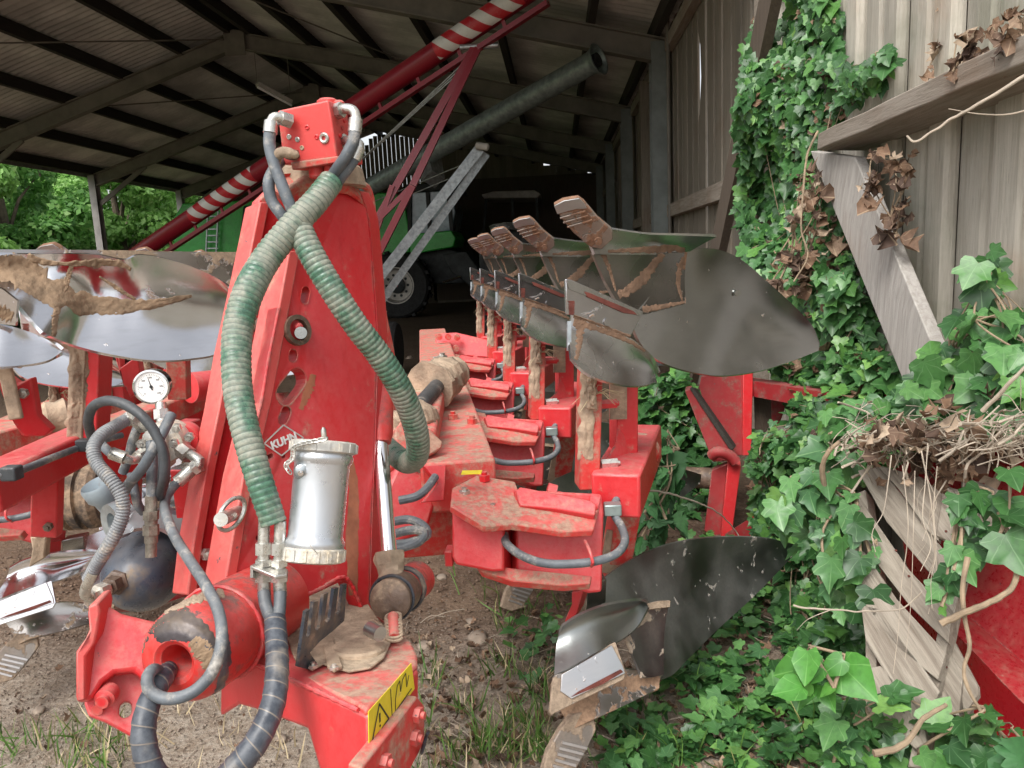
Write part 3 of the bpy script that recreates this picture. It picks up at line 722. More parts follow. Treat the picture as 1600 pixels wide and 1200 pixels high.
MB().cyl(wc+V(-.7, 0, 0), wc+V(.5, 0, 0), .035, 8).build('axle', M['galv'], ga)
# ---- combine harvester, side-on in the dark bay
cb = thing('combine_harvester', 'green combine harvester with grey rimmed front wheel parked deep in the dark shed', 'combine', QY(560, 480, 19.5))
YC = 19.6
def pc(px, py, y=YC): return QY(px, py, y)
def slab(pts, name, mat, y=YC, dy=2.4, bev=.03): return MB().prism([pc(a, b, y) for a, b in pts], (0, dy, 0)).build(name, mat, cb, bevel=bev)
slab([(268, 345), (285, 318), (405, 312), (560, 300), (618, 302), (632, 318), (640, 362), (640, 395), (560, 402), (430, 405), (300, 398), (272, 392)], 'body', M['green'])
slab([(640, 366), (705, 360), (712, 372), (708, 386), (640, 398)], 'cab_floor', M['green'], YC-.15, 2.0)
cabg = slab([(640, 300), (700, 296), (712, 330), (706, 362), (640, 368)], 'cab', M['glass'], YC+.1, 1.7)
for q in ((640, 298, 640, 368), (700, 296, 706, 362), (668, 298, 672, 366)):
    MB().beam(pc(q[0], q[1], YC+.04), pc(q[2], q[3], YC+.04), .09, .09, (0, 1, 0)).build('cab_pillar', M['dark'], cabg, smooth=False)
slab([(632, 288), (712, 284), (716, 296), (634, 301)], 'cab_roof', M['dark'], YC-.1, 2.2)
slab([(380, 322), (420, 318), (440, 345), (430, 385), (395, 392), (375, 360)], 'engine_grille', M['dark'], YC-.04, .3)
slab([(560, 398), (700, 388), (735, 400), (745, 440), (700, 444), (560, 440), (400, 432), (400, 404)], 'chassis', M['dark'], YC+.3, 1.8)
slab([(690, 398), (728, 392), (748, 420), (750, 446), (735, 448), (705, 425)], 'feeder_house', M['dark'], YC-.3, 1.4)
def cwheel(cx, cy, r, y, w=.55):
    c = pc(cx, cy, y); c.z = r
    pr = [(0, r*.5), (0, r*.93), (.12, r), (.88, r), (1, r*.93), (1, r*.5)]
    wv = MB().lathe(c+V(0, 0, 0), c+V(0, w, 0), pr, 40, False); 
    for k in range(26):
        a = 2*math.pi*k/26; rr = Matrix.Rotation(a, 3, 'Y'); wv.box(c+rr @ V(0, 0, r+.02)+V(0, w*(.28 if k % 2 else .72), 0), (.09, w*.5, .07), rr)
    o = wv.build('wheel', M['tyre'], cb)
    rm = MB().lathe(c+V(0, -.03, 0), c+V(0, w*.6, 0), [(0, r*.52), (0, r*.56), (.08, r*.55), (.12, r*.5), (.5, r*.46), (.55, r*.2), (.5, .02)], 36, False).build('rim', M['cream'], o)
    hb = MB().lathe(c+V(0, .02, 0), c+V(0, w*.4, 0), [(0, r*.12), (.2, r*.24), (1, r*.26)], 24).build('hub', M['dark'], o)
    bl = MB()
    for k in range(10): a = 2*math.pi*k/10; q = c+V(math.cos(a)*r*.33, .14, math.sin(a)*r*.33); bl.cyl(q, q+V(0, .1, 0), .035, 8)
    bl.build('wheel_nut', M['dark'], o)
    MB().lathe(c+V(0, -.03, 0), c+V(0, .05, 0), [(0, .03), (1, .05)], 12).build('hub_cap', M['red'], o)
cwheel(619, 449, .82, YC-.45); cwheel(345, 455, .62, YC-.1, .4)
for x in (325, 341): MB().beam(pc(x, 330, YC-.12), pc(x-3, 396, YC-.12), .03, .05, (0, 1, 0)).build('ladder_rail', M['galv'], cb, smooth=False)
for k in range(6): MB().beam(pc(324, 338+k*10, YC-.12), pc(341, 338+k*10, YC-.12), .03, .03).build('ladder_rung', M['galv'], cb, smooth=False)
MB().beam(pc(545, 440, YC-.5), pc(590, 425, YC-.5), .04, .04).build('step', M['galv'], cb, smooth=False)
MB().cyl(pc(692, 441, YC-.45), pc(720, 432, YC-.45), .03, 8).build('hydraulic_ram', M['chrome'], cb)
MB().box(pc(738, 433, YC-.35), (.06, .03, .06)).build('tail_light', M['red'], cb)
# ---- tractor in the darkness
tr = thing('farm_tractor', 'dark tractor with pale cab roof edge barely visible at the back of the shed', 'tractor', QY(800, 430, 22.5))
YT = 22.3
def ts(pts, name, mat, y=YT, dy=1.6): return MB().prism([QY(a, b, y) for a, b in pts], (0, dy, 0)).build(name, mat, tr, bevel=.03)
ts([(752, 304), (770, 299), (835, 297), (845, 303), (840, 309), (756, 310)], 'cab_roof', M['cream'], YT-.1, 1.8)
for x, x2 in ((760, 755), (800, 802), (838, 842)): MB().beam(QY(x, 308, YT), QY(x2, 372, YT), .07, .07, (0, 1, 0)).build('cab_pillar', M['dark'], tr, smooth=False)
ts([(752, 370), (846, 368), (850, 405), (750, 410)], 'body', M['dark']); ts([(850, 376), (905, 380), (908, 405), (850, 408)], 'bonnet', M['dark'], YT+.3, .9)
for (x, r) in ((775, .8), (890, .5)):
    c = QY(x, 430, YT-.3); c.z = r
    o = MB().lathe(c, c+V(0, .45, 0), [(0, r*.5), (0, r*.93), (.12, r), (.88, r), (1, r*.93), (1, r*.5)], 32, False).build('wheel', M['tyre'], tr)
    MB().lathe(c+V(0, .04, 0), c+V(0, .3, 0), [(0, r*.5), (.3, r*.45), (.35, .05)], 24, False).build('rim', M['dark'], o)
# ---- steel bin with a coil of pale cable on it
bn = thing('storage_bin', 'dark steel bin carrying a coil of pale cable behind the plough points', 'bin', QY(785, 420, 15))
c = QY(788, 362, 15.2)
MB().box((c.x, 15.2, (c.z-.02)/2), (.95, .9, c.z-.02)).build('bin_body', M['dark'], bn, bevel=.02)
for sx in (-1, 1): MB().beam((c.x+.42*sx, 14.74, 0), (c.x+.42*sx, 14.74, c.z), .05, .02, (0, 1, 0)).build('corner_rib', M['dark'], bn, smooth=False)
cc = MB()
pts = [V(c.x+(.24+.05*noise.noise(V(i*.3, 0, 0)))*math.cos(i*.5), 15.0+(.18)*math.sin(i*.5), c.z+.03+.10*i/90+.02*math.sin(i*.9)) for i in range(90)]
cc.tube(crom(pts, 300), .016, 7); o = cc.build('cable_coil', M['alu'], None); tag(o, 'coil of thin pale cable lying on the dark bin deep in the shed', 'cable')
# ================================================================ THE NEAR PLOUGH
hv = RM @ Vector(((655-800)/1200, -(409-600)/1200, -1.0)); hv.z = 0; AX = hv.normalized()     # the way the row of bodies runs
SX = AX.cross(V(0, 0, 1)).normalized()                                                        # to its right
STEP = AX*.93
pl1 = thing('reversible_plough', 'red reversible plough with tall mast, crossed green ribbed hoses and white canister in front', 'plough', QZ(600, 1150, 0))
def tri(pts, d): return [Q(a, b, d) if len(q) == 2 else Q(*q) for q in pts for a, b in [q[:2]]]
def qq(pts): return [Q(*p) for p in pts]
def face(pts, p0, n): return [QP(x, y, p0, n) for x, y in pts]
def plane3(a, b, c):
    a, b, c = Q(*a), Q(*b), Q(*c); return a, (b-a).cross(c-a).normalized()
def plate(mb, pts, pl, th):
    """an outline of a flat plate lying in plane pl, given its thickness away from the viewer"""
    n = pl[1] if pl[1].dot(pl[0]-CP) > 0 else -pl[1]
    return mb.prism(face(pts, *pl), n*th)
def nrm(pl): return pl[1] if pl[1].dot(pl[0]-CP) < 0 else -pl[1]

def make_body(root):
    """one reversible pair: upper body, lower body, legs, arm and clamp bracket"""
    b = thing_part('plough_body', root, Q(860, 860, 2.2))
    # ---------- upper body (turned up)
    s = MB().shell(qq([(912, 352, 2.12), (955, 358, 2.16), (1010, 366, 2.24), (1065, 368, 2.34), (1120, 370, 2.46)]),
                   qq([(930, 397, 2.16), (972, 398, 2.22), (1010, 398, 2.28), (1045, 397, 2.36), (1078, 393, 2.44)]), 22, 6, .008, AX, .011)
    shr = s.build('share', M['steel_dark'], b)
    tip = [(866, 322), (881, 314), (905, 310), (914, 317), (935, 342), (957, 360), (958, 374), (940, 390), (922, 386), (896, 364), (880, 345)]
    pt = plane3((866, 322, 2.06), (957, 360, 2.12), (922, 386, 2.15))
    mb = MB(); plate(mb, tip, pt, .022); mb.build('share_point', M['tipmud'], b, bevel=.003)
    n = nrm(pt)
    cap = face([(866, 322), (881, 314), (905, 310), (913, 318), (917, 326), (900, 327), (884, 331), (871, 335)], pt[0]+n*.003, pt[1])
    MB().prism(cap, -n*.004).build('worn_edge', M['edge'], b, bevel=.001)
    for k, (x0, y0, x1, y1) in enumerate(((875, 341, 915, 330), (880, 348, 919, 337), (886, 355, 925, 344))):
        MB().beam(QP(x0, y0, pt[0]+n*.003, pt[1]), QP(x1, y1, pt[0]+n*.003, pt[1]), .005, .004, n).build('wear_ridge', M['tipmud'], b, bevel=.001)
    bl = MB()
    for (x, y) in ((916, 371), (935, 376)): q = QP(x, y, pt[0]+n*.001, pt[1]); MB().cyl(q, q+n*.005, .012, 14).build('bolt_head', M['tipmud'], b)
    # shin piece and mouldboard
    shn = MB().shell(qq([(926, 396, 2.17), (975, 397, 2.23), (1030, 396, 2.32), (1074, 394, 2.42)]),
               qq([(968, 478, 2.20), (1000, 490, 2.26), (1035, 484, 2.34), (1072, 474, 2.42)]), 16, 10, .018, AX, .010).build('shin', M['steel_shin'], b)
    mudribbon([(950, 393, 4), (985, 391, 5), (1020, 390, 7), (1050, 388, 12), (1070, 391, 8)], b, seed=1, on=[shn, shr])
    mudribbon([(1036, 396, 10), (1018, 418, 11), (1000, 440, 14), (978, 456, 17), (966, 462, 12)], b, seed=2, on=[shn])
    mudribbon([(1068, 402, 5), (1061, 425, 8), (1060, 445, 4), (1066, 470, 3)], b, seed=4, on=[shn])
    mudribbon([(1004, 484, 9), (1035, 479, 10), (1060, 474, 9), (1070, 472, 4)], b, seed=5, on=[shn])
    mudribbon([(940, 392, 8), (952, 420, 3), (962, 455, 3)], b, seed=6, on=[shn])
    top = [(1072, 392, 2.43), (1098, 388, 2.47), (1127, 391, 2.51), (1160, 407, 2.57), (1200, 441, 2.64), (1245, 482, 2.70), (1270, 510, 2.74), (1281, 536, 2.78)]
    bot = [(985, 498, 2.22), (1000, 535, 2.26), (1028, 563, 2.32), (1080, 581, 2.40), (1128, 587, 2.50), (1185, 580, 2.60), (1235, 565, 2.69), (1279, 548, 2.77)]
    top2 = [(1066, 400, 2.418)]+top[1:]; 
    MB().shell(qq(top), qq(bot), 36, 20, lambda u: .085*math.sin(math.pi*min(1, u*.85+.15)), AX*.9+SX*.4, .009).build('mouldboard', M['steel_dark'], b)
    for (x, y) in ((1018, 423), (1002, 470), (1032, 467), (1152, 458), (1225, 520)):
        q = Q(x, y, 2.30+(x-1000)*.0019+.01); MB().cyl(q, q-AX*.006, .011, 14).build('bolt_head', M['steel_dark'], b)
    # skimmer in front of it (upper)
    ps = plane3((884, 436, 1.93), (1006, 487, 2.06), (893, 492, 1.95))
    mb = MB(); plate(mb, [(884, 436), (893, 437), (1006, 487), (985, 527), (940, 508), (895, 492), (886, 492)], ps, .010)
    sks = mb.build('skimmer_share', M['steel'], b, bevel=.002)
    n2 = nrm(ps); mb = MB(); mb.prism(face([(885, 438), (893, 439), (1004, 489), (1000, 494), (890, 452)], ps[0]+n2*.0035, ps[1]), -n2*.003); mb.build('share_edge', M['steel_dark'], b)
    mb = MB(); mb.prism(face([(912, 455), (920, 457), (990, 486), (996, 492), (975, 489), (918, 464)], ps[0]+n2*.0040, ps[1]), -n2*.0035); mb.build('rust_streak', M['rust'], b, bevel=.001)
    for (x, y) in ((924, 492), (948, 503)): q = QP(x, y, ps[0]+n2*.001, ps[1]); MB().cyl(q, q+n2*.003, .010, 16).build('bolt_head', M['steel'], b)
    skm = MB().shell(qq([(893, 492, 1.955), (940, 508, 2.00), (985, 528, 2.05), (1008, 545, 2.09), (1024, 563, 2.13), (1031, 582, 2.16)]),
               qq([(893, 560, 1.885), (910, 578, 1.885), (935, 592, 1.91), (970, 601, 1.96), (1000, 603, 2.02), (1027, 597, 2.11)]), 28, 14, .027, AX, .007).build('skimmer_mouldboard', M['steel_sk'], b)
    mudribbon([(896, 503, 12), (925, 511, 9), (960, 523, 8), (988, 536, 9), (1008, 549, 4)], b, on=[skm])
    mudribbon([(905, 500, 15), (906, 525, 15), (903, 550, 10), (900, 562, 5)], b, seed=3, on=[skm])
    mudribbon([(896, 494, 5), (930, 505, 4), (985, 526, 5)], b, seed=7, on=[sks, skm])
    mudribbon([(893, 470, 10), (893, 492, 8)], b, 'rust', .001, 8, on=[sks])
    MB().beam(Q(889, 502, 1.94), Q(889, 548, 1.94), .010, .012, AX).build('edge_strip', M['galv'], b)
    # legs of the upper side
    MB().beam(Q(922, 560, 2.05), Q(917, 760, 2.10), .055, .075, AX).build('skimmer_leg', M['red_dusty'], b, bevel=.004)
    crust([(920, 560, 2.008), (914, 720, 2.05)], .040, .009, b)
    crust([(925, 566, 1.99), (925, 640, 2.01)], .024, .016, b, seed=4)
    MB().beam(Q(974, 590, 2.22), Q(974, 712, 2.26), .062, .095, AX).build('leg', M['red'], b, bevel=.004)
    MB().beam(Q(966, 590, 2.165), Q(966, 655, 2.175), .048, .01, AX).build('dried_mud', M['mud'], b)
    g = qq([(966, 655, 2.2), (962, 690, 2.18), (945, 720, 2.15), (935, 735, 2.13), (918, 752, 2.11), (928, 758, 2.11), (950, 740, 2.14), (975, 712, 2.2)])
    MB().prism(g, SX*.022+AX*.01).build('gusset', M['red'], b, bevel=.002)
    for (x, y, d) in ((938, 632, 2.1), (939, 725, 2.08)):
        MB().hexa(Q(x, y, d), SX, .014, .045).build('bolt', M['zinc' if y > 700 else 'red'], b)
    mb = MB(); r = random.Random(3)
    for k in range(16):
        p = Q(925+r.random()*8, 612+r.random()*8, 2.03); e = p+V(r.uniform(-.06, .08), r.uniform(-.05, .02), r.uniform(-.05, .03)); mb.tube([p, p.lerp(e, .5)+V(0, 0, .012), e], [.0012, .001, .0006], 4)
    mb.build('root_strands', M['straw'], b)
    # ---------- arm: hollow section running back, with round end
    MB().beam(Q(962, 775, 2.02), Q(1003, 690, 2.58), .13, .12, (0, 0, 1)).build('arm', M['red'], b, bevel=.008)
    MB().lathe(Q(985, 715, 2.42), Q(1019, 697, 2.46), [(0, .058), (.7, .058), (.93, .048), (1, .02)], 28).build('arm_tube', M['red_dusty'], b)
    # ---------- hinge box (front) ----------
    pf = plane3((805, 770, 1.93), (940, 790, 1.96), (805, 890, 1.90))
    mb = MB(); plate(mb, [(806, 765), (940, 772), (944, 800), (941, 925), (920, 927), (807, 893)], pf, .17); mb.build('hinge_box', M['red'], b, bevel=.006)
    f = nrm(pf)
    ptop = plane3((705, 772, 1.90), (930, 815, 1.88), (760, 745, 2.0))
    mb = MB(); plate(mb, [(704, 790), (707, 762), (745, 742), (805, 752), (812, 770), (870, 768), (938, 790), (928, 828), (880, 830), (800, 818), (757, 822)], plane3((705, 775, 1.90), (928, 828, 1.86), (760, 745, 2.02)), .02)
    mb.build('top_plate', M['red_dusty'], b, bevel=.004)
    mb = MB(); plate(mb, [(806, 768), (812, 760), (925, 782), (932, 790), (930, 805), (870, 795), (812, 790)], plane3((806, 768, 1.93), (930, 790, 1.91), (812, 790, 1.90)), .03); mb.build('top_rib', M['red'], b, bevel=.004)
    mb = MB(); plate(mb, [(745, 880), (805, 888), (925, 900), (922, 912), (880, 915), (800, 908), (752, 892)], plane3((745, 880, 1.90), (925, 900, 1.87), (800, 912, 1.86)), .03); mb.build('bottom_plate', M['red_dusty'], b, bevel=.003)
    mb = MB(); plate(mb, [(706, 775), (784, 812), (788, 825), (787, 892), (770, 893), (712, 882), (706, 870)], plane3((706, 790, 1.91), (788, 820, 1.88), (706, 870, 1.88)), .16); mb.build('hinge_lug', M['red_clean'], b, bevel=.006)
    MB().box(Q(703, 868, 1.95), (.02, .05, .04)).build('stop_lug', M['red'], b, bevel=.003)
    # hinge knuckles + pin
    for (x, y, d) in ((860, 770, 2.0), (925, 787, 1.97)):
        MB().cyl(Q(x-6, y-2, d), Q(x+8, y+2, d), .024, 16).build('hinge_knuckle', M['red'], b)
    MB().cyl(Q(860, 770, 2.0), Q(925, 787, 1.97), .010, 10).build('hinge_pin', M['red'], b)
    for (x, y, d, m) in ((726, 773, 1.93, 'zinc'), (770, 798, 1.90, 'zinc'), (757, 748, 2.0, 'red')):
        MB().hexa(Q(x, y+3, d), (0, 0, 1), .015, .016).build('bolt', M[m], b)
    # hydraulic hose looping round the hinge
    h = [(788, 835, 1.90), (792, 850, 1.86), (815, 868, 1.83), (850, 880, 1.82), (893, 881, 1.82), (930, 877, 1.82), (962, 866, 1.84), (976, 848, 1.88), (972, 825, 1.95), (961, 806, 1.99), (957, 797, 2.0), (965, 778, 2.03), (980, 758, 2.12), (989, 743, 2.2), (1008, 725, 2.35), (1015, 715, 2.45)]
    MB().tube(crom(qq(h), 70), .0105, 12).build('hydraulic_hose', M['hose'], b)
    for (x, y, d) in ((957, 795, 1.99), (989, 742, 2.2)): MB().box(Q(x, y, d), (.045, .035, .03)).build('hose_clip', M['galv_dark'], b, bevel=.003)
    MB().tube(crom(qq([(914, 845, 1.86), (921, 860, 1.80), (926, 878, 1.79), (924, 885, 1.82)]), 12), .004, 8).build('hose_hook', M['red'], b)
    # ---------- lower side ----------
    MB().beam(Q(984, 750, 2.25), Q(957, 905, 2.32), .07, .10, AX).build('leg', M['red_dusty'], b, bevel=.004)
    MB().beam(Q(963, 830, 2.25), Q(950, 895, 2.26), .055, .012, AX).build('dried_mud', M['mud'], b)
    MB().prism(qq([(893, 925, 2.0), (912, 922, 2.0), (902, 958, 2.02), (892, 975, 2.02), (880, 985, 2.02), (883, 968, 2.02), (893, 945, 2.02)]), SX*.03+AX*.05).build('skimmer_leg', M['red'], b, bevel=.003)
    MB().prism(qq([(918, 915, 2.06), (948, 905, 2.1), (945, 985, 2.12), (914, 960, 2.08)]), AX*.05).build('frog', M['steel_dark'], b, bevel=.003)
    # mouldboard (rear, dark) lower
    top = [(918, 925, 2.10), (945, 902, 2.14), (985, 875, 2.22), (1040, 852, 2.33), (1100, 841, 2.46), (1160, 839, 2.60), (1205, 842, 2.71), (1240, 850, 2.80)]
    bot = [(985, 1010, 2.02), (1000, 1040, 2.02), (1015, 1057, 2.02), (1045, 1058, 2.10), (1075, 1030, 2.24), (1120, 985, 2.42), (1180, 930, 2.60), (1238, 870, 2.78)]
    MB().shell(qq(top), qq(bot), 36, 18, lambda u: .07*math.sin(math.pi*min(1, u*.85+.15)), AX*.9+SX*.4, .009).build('mouldboard', M['steel_scuff'], b)
    MB().shell(qq([(966, 968, 2.02), (1000, 950, 2.06), (1046, 942, 2.13)]), qq([(1004, 1058, 1.97), (1020, 1058, 2.0), (1037, 1054, 2.03)]), 10, 8, .02, AX, .008).build('shin', M['steel_scr'], b)
    MB().shell(qq([(1010, 945, 2.07), (1030, 940, 2.10), (1048, 939, 2.13)]), qq([(1012, 952, 2.065), (1030, 950, 2.09), (1047, 948, 2.12)]), 8, 3, .003, AX, .006).build('dried_mud', M['mud'], b)
    # muddy share and point reaching to the soil
    MB().shell(qq([(862, 1090, 1.92), (900, 1062, 1.94), (960, 1045, 1.98), (1036, 1054, 2.04)]), qq([(893, 1140, 1.90), (925, 1125, 1.90), (970, 1105, 1.95), (1030, 1075, 2.02)]), 16, 6, .01, AX, .010).build('share', M['steel_mud'], b)
    pp = plane3((893, 1120, 1.90), (930, 1130, 1.92), (850, 1205, 1.86))
    mb = MB(); plate(mb, [(893, 1118), (925, 1108), (932, 1140), (918, 1170), (895, 1212), (870, 1222), (846, 1215), (856, 1175), (876, 1140)], pp, .022); mb.build('share_point', M['mudsteel'], b, bevel=.003)
    n3 = nrm(pp)
    for k in range(5):
        y = 1160+k*9; x = 862+(1200-y)*.42
        MB().beam(QP(x, y, pp[0]+n3*.003, pp[1]), QP(x+38-k*2, y+9, pp[0]+n3*.003, pp[1]), .006, .006, n3).build('wear_ridge', M['steel_bright'], b)
    # skimmer lower: leaf shaped board, bright share
    MB().shell(qq([(880, 978, 1.90), (905, 962, 1.91), (940, 948, 1.94), (975, 941, 1.98), (1000, 939, 2.02), (1013, 943, 2.04)]),
               qq([(866, 1055, 1.84), (895, 1040, 1.85), (930, 1020, 1.88), (965, 1003, 1.93), (995, 980, 1.98), (1013, 948, 2.04)]), 28, 12, .03, AX, .007).build('skimmer_mouldboard', M['steel_sk2'], b)
    ps = plane3((862, 1050, 1.84), (978, 1045, 1.90), (862, 1115, 1.81))
    mb = MB(); plate(mb, [(866, 1056), (962, 1003), (978, 1050), (975, 1062), (900, 1098), (862, 1117), (859, 1112), (863, 1070)], ps, .010); mb.build('skimmer_share', M['mudsteel'], b, bevel=.002)
    n4 = nrm(ps); mb = MB(); mb.prism(face([(878, 1054), (956, 1008), (973, 1040), (977, 1052), (893, 1092), (876, 1080)], ps[0]+n4*.006, ps[1]), -n4*.005); mb.build('bright_share_face', M['steel_bright'], b, bevel=.001)
    mb = MB(); mb.prism(face([(893, 1089), (905, 1080), (970, 1046), (974, 1050), (940, 1070)], ps[0]+n4*.0085, ps[1]), -n4*.002); mb.build('rust_streak', M['rust'], b)
    for (x, y) in ((908, 1043), (935, 1030)): q = QP(x, y, ps[0]+n4*.006, ps[1]); MB().cyl(q, q+n4*.002, .009, 16).build('bolt_head', M['steel_bright'], b)
    return b
def thing_part(name, root, loc):
    o = bpy.data.objects.new(name, None); COL.objects.link(o); o.empty_display_size = .05; o.parent = root; o.location = Vector(loc)-parent_off(root); return o
def crust(pts, w, h, parent, mat='mud', seed=0):
    # dried earth clinging to a bar: ragged sheet of uneven thickness
    A, B = Q(*pts[0]), Q(*pts[1]); d = (B-A).normalized(); v = (CP-A).normalized(); s_ = d.cross(v).normalized(); v = s_.cross(d).normalized()
    if v.dot(CP-A) < 0: v = -v
    nu, nv = 60, 12; G = []
    for i in range(nu+1):
        t = i/nu; wl = w*.5*(1+.5*noise.noise(V(t*9, seed, 0))); wr = w*.5*(1+.5*noise.noise(V(t*9, seed, 5)))
        e = math.sin(math.pi*min(1, max(0, t*1.0)))**.3 if 0 < t < 1 else 0
        for j in range(nv+1):
            q = j/nv*2-1; hh = h*(1-abs(q)**4)*(.6+.5*noise.noise(V(t*8, q*2, seed))+.35*noise.noise(V(t*40, q*6, seed)))*e
            G.append(A.lerp(B, t)+s_*(q*(wl if q < 0 else wr))+v*max(hh, -.004)-v*.004*(1-e))
    K = nv+1; mb = MB(); mb.add(G, [(i*K+j, i*K+j+1, (i+1)*K+j+1, (i+1)*K+j) for i in range(nu) for j in range(nv)]); return mb.build('dried_mud', M[mat], parent)
def mud_strip(pts, rr, parent, mat='mud'):
    P = crom(qq(pts), 26); n = len(P); rs = crom([V(r, 0, 0) for r in rr], 26)
    MB().tube(P, [max(.004, rs[i].x*(1+.35*noise.noise(P[i]*30))) for i in range(n)], 12, rf=lambda u, l: 1+.18*noise.noise(V(math.cos(u*6.28)*2, math.sin(u*6.28)*2, l*40))).build('dried_mud', M[mat], parent)
M['tipmud'] = steel('earthy_point_steel', (.36,.33,.30), .35, .9, mudcol=(.21,.115,.07), dust=.5, sc=9)
M['edge'] = steel('worn_grey_edge', (.40,.41,.41), .42, .2, mudcol=(.30,.25,.2), dust=.2)
M['steel_shin'] = steel('shin_steel', (.26,.255,.24), .24, .45, mudcol=(.24,.13,.075), dust=.2, sc=5.5)
M['steel_sk'] = steel('skimmer_steel', (.66,.67,.69), .24, .2, mudcol=(.38,.24,.14), dust=.06, sc=4)
M['steel_sk2'] = steel('dull_skimmer_steel', (.36,.38,.37), .30, .35, mudcol=(.30,.25,.19), dust=.2, sc=4)
M['steel_scr'] = steel('scratched_steel', (.17,.17,.17), .35, .55, mudcol=(.36,.29,.22), dust=.45, sc=14)
M['mudsteel'] = steel('earth_caked_steel', (.34,.32,.30), .4, 1.25, mudcol=(.33,.25,.18), dust=.6, sc=7)
M['rust'] = simple('rust_streak', (.13,.035,.025), .9, 0, .3, 20, .5)
B1 = make_body(pl1)
for k in range(1, 5): copy_tree(B1, pl1, STEP*k)

# ---------- main beam behind the headstock, running back under the bodies
bm0, bm1 = Q(716, 752, 2.10), Q(716, 752, 2.10)+STEP*4.3
MB().beam(bm0-AX*.05, bm1, .20, .14).build('main_beam', M['red_dusty'], pl1, bevel=.008)
for k, (x, y) in enumerate(((708, 655), (738, 662), (700, 620))): MB().hexa(QZ(x, y, bm0.z+.07), (0, 0, 1), .018, .018).build('bolt', M['red_dusty'], pl1)
MB().beam(Q(600, 805, 2.10), Q(705, 800, 2.2), .16, .20).build('beam_head', M['red_dusty'], pl1, bevel=.01)
MB().beam(Q(640, 690, 2.12), Q(668, 605, 3.0), .15, .07).build('inner_beam', M['red_dusty'], pl1, bevel=.01)
MB().beam(Q(615, 625, 2.7), Q(690, 590, 3.6), .26, .06).build('adjuster_cover', M['mud'], pl1, bevel=.02)
mb = MB(); plate(mb, [(640, 640), (655, 655), (692, 690), (690, 700), (640, 730), (618, 722), (618, 670)], plane3((640, 640, 2.1), (692, 690, 2.1), (618, 722, 2.02)), .09); mb.build('beam_ear', M['red_dusty'], pl1, bevel=.004)
mb = MB(); plate(mb, [(662, 728), (697, 726), (694, 782), (660, 785), (685, 755)], plane3((662, 728, 2.0), (697, 726, 2.02), (694, 782, 2.0)), .03); mb.build('guard_plate', M['red_clean'], pl1, bevel=.002)
mb = MB(); plate(mb, [(597, 780), (622, 725), (668, 742), (680, 790), (668, 830), (615, 850)], plane3((597, 780, 2.0), (680, 790, 2.05), (615, 850, 1.98)), .08); mb.build('pivot_housing', M['red'], pl1, bevel=.01)
MB().box(QZ(737, 738, bm0.z+.072), (.05, .03, .002)).build('sticker', M['yellow'], pl1)
# turnbuckle / adjusting ram with muddy cover lying on the beam
tb = MB().tube(qq([(640, 655, 2.2), (662, 628, 2.45), (690, 595, 2.8)]), [.035, .027, .027], 16); o = tb.build('adjusting_ram', M['rubber'], pl1)
mud_strip([(672, 605, 2.7), (690, 592, 2.8), (712, 582, 2.95)], [.085, .085, .055], pl1)
mud_strip([(612, 668, 2.15), (640, 660, 2.2), (668, 655, 2.3)], [.04, .055, .04], pl1)
for (x, y, d) in ((682, 574, 2.85), (692, 568, 2.9), (676, 583, 2.8)): MB().hexa(Q(x, y, d), (0, 0, 1), .02, .03).build('bolt', M['zinc'], pl1)
# far end plate of the frame with its rows of bolts
e0 = Q(716, 540, 4.9)
mb = MB(); plate(mb, [(680, 521), (712, 519), (765, 531), (768, 560), (716, 556), (716, 590), (680, 590)], plane3((680, 521, 5.0), (765, 531, 4.95), (680, 590, 4.95)), .12); o = mb.build('end_plate', M['red'], pl1, bevel=.01)
for (x, y) in ((686, 526), (700, 526), (714, 527), (686, 544), (700, 544), (712, 544), (690, 552)): q = Q(x, y, 4.92); MB().cyl(q, q-AX*.03, .022, 8).build('bolt', M['red_dusty'], o)
# loose hoses at its side
MB().tube(crom(qq([(614, 815, 1.9), (640, 812, 1.88), (662, 822, 1.86), (668, 835, 1.86), (650, 845, 1.86), (625, 850, 1.88), (600, 850, 1.95)]), 40), .011, 10).build('hydraulic_hose', M['hose'], pl1)
MB().tube(crom(qq([(612, 835, 1.9), (645, 828, 1.86), (664, 832, 1.85), (655, 846, 1.85), (620, 858, 1.88)]), 30), .011, 10).build('hydraulic_hose', M['hose'], pl1)
MB().tube(crom(qq([(624, 782, 1.93), (650, 776, 1.93), (665, 765, 1.95), (680, 745, 2.0)]), 20), .011, 10).build('hydraulic_hose', M['hose'], pl1)

# ================================================================ HEADSTOCK
hs1 = thing_part('headstock', pl1, Q(500, 950, 1.3))
# main face: an upright tapering plate facing right and forward
PM = plane3((470, 330, 1.36), (575, 330, 1.50), (350, 930, 1.20))
PM = plane3((440, 480, 1.33), (582, 480, 1.50), (352, 905, 1.20))
mb = MB(); plate(mb, [(458, 300), (480, 284), (540, 286), (560, 296), (573, 330), (580, 400), (588, 520), (586, 640), (580, 800), (575, 975), (540, 905), (455, 945), (345, 930), (352, 905), (380, 740), (405, 630), (434, 480), (450, 400)], PM, .028)
mast = mb.build('mast_plate', M['red'], hs1, bevel=.003)
nm = nrm(PM); R_ = nm.cross(V(0, 0, 1)); 
def onP(x, y, h=0.0): return QP(x, y, PM[0]+nm*h, PM[1])
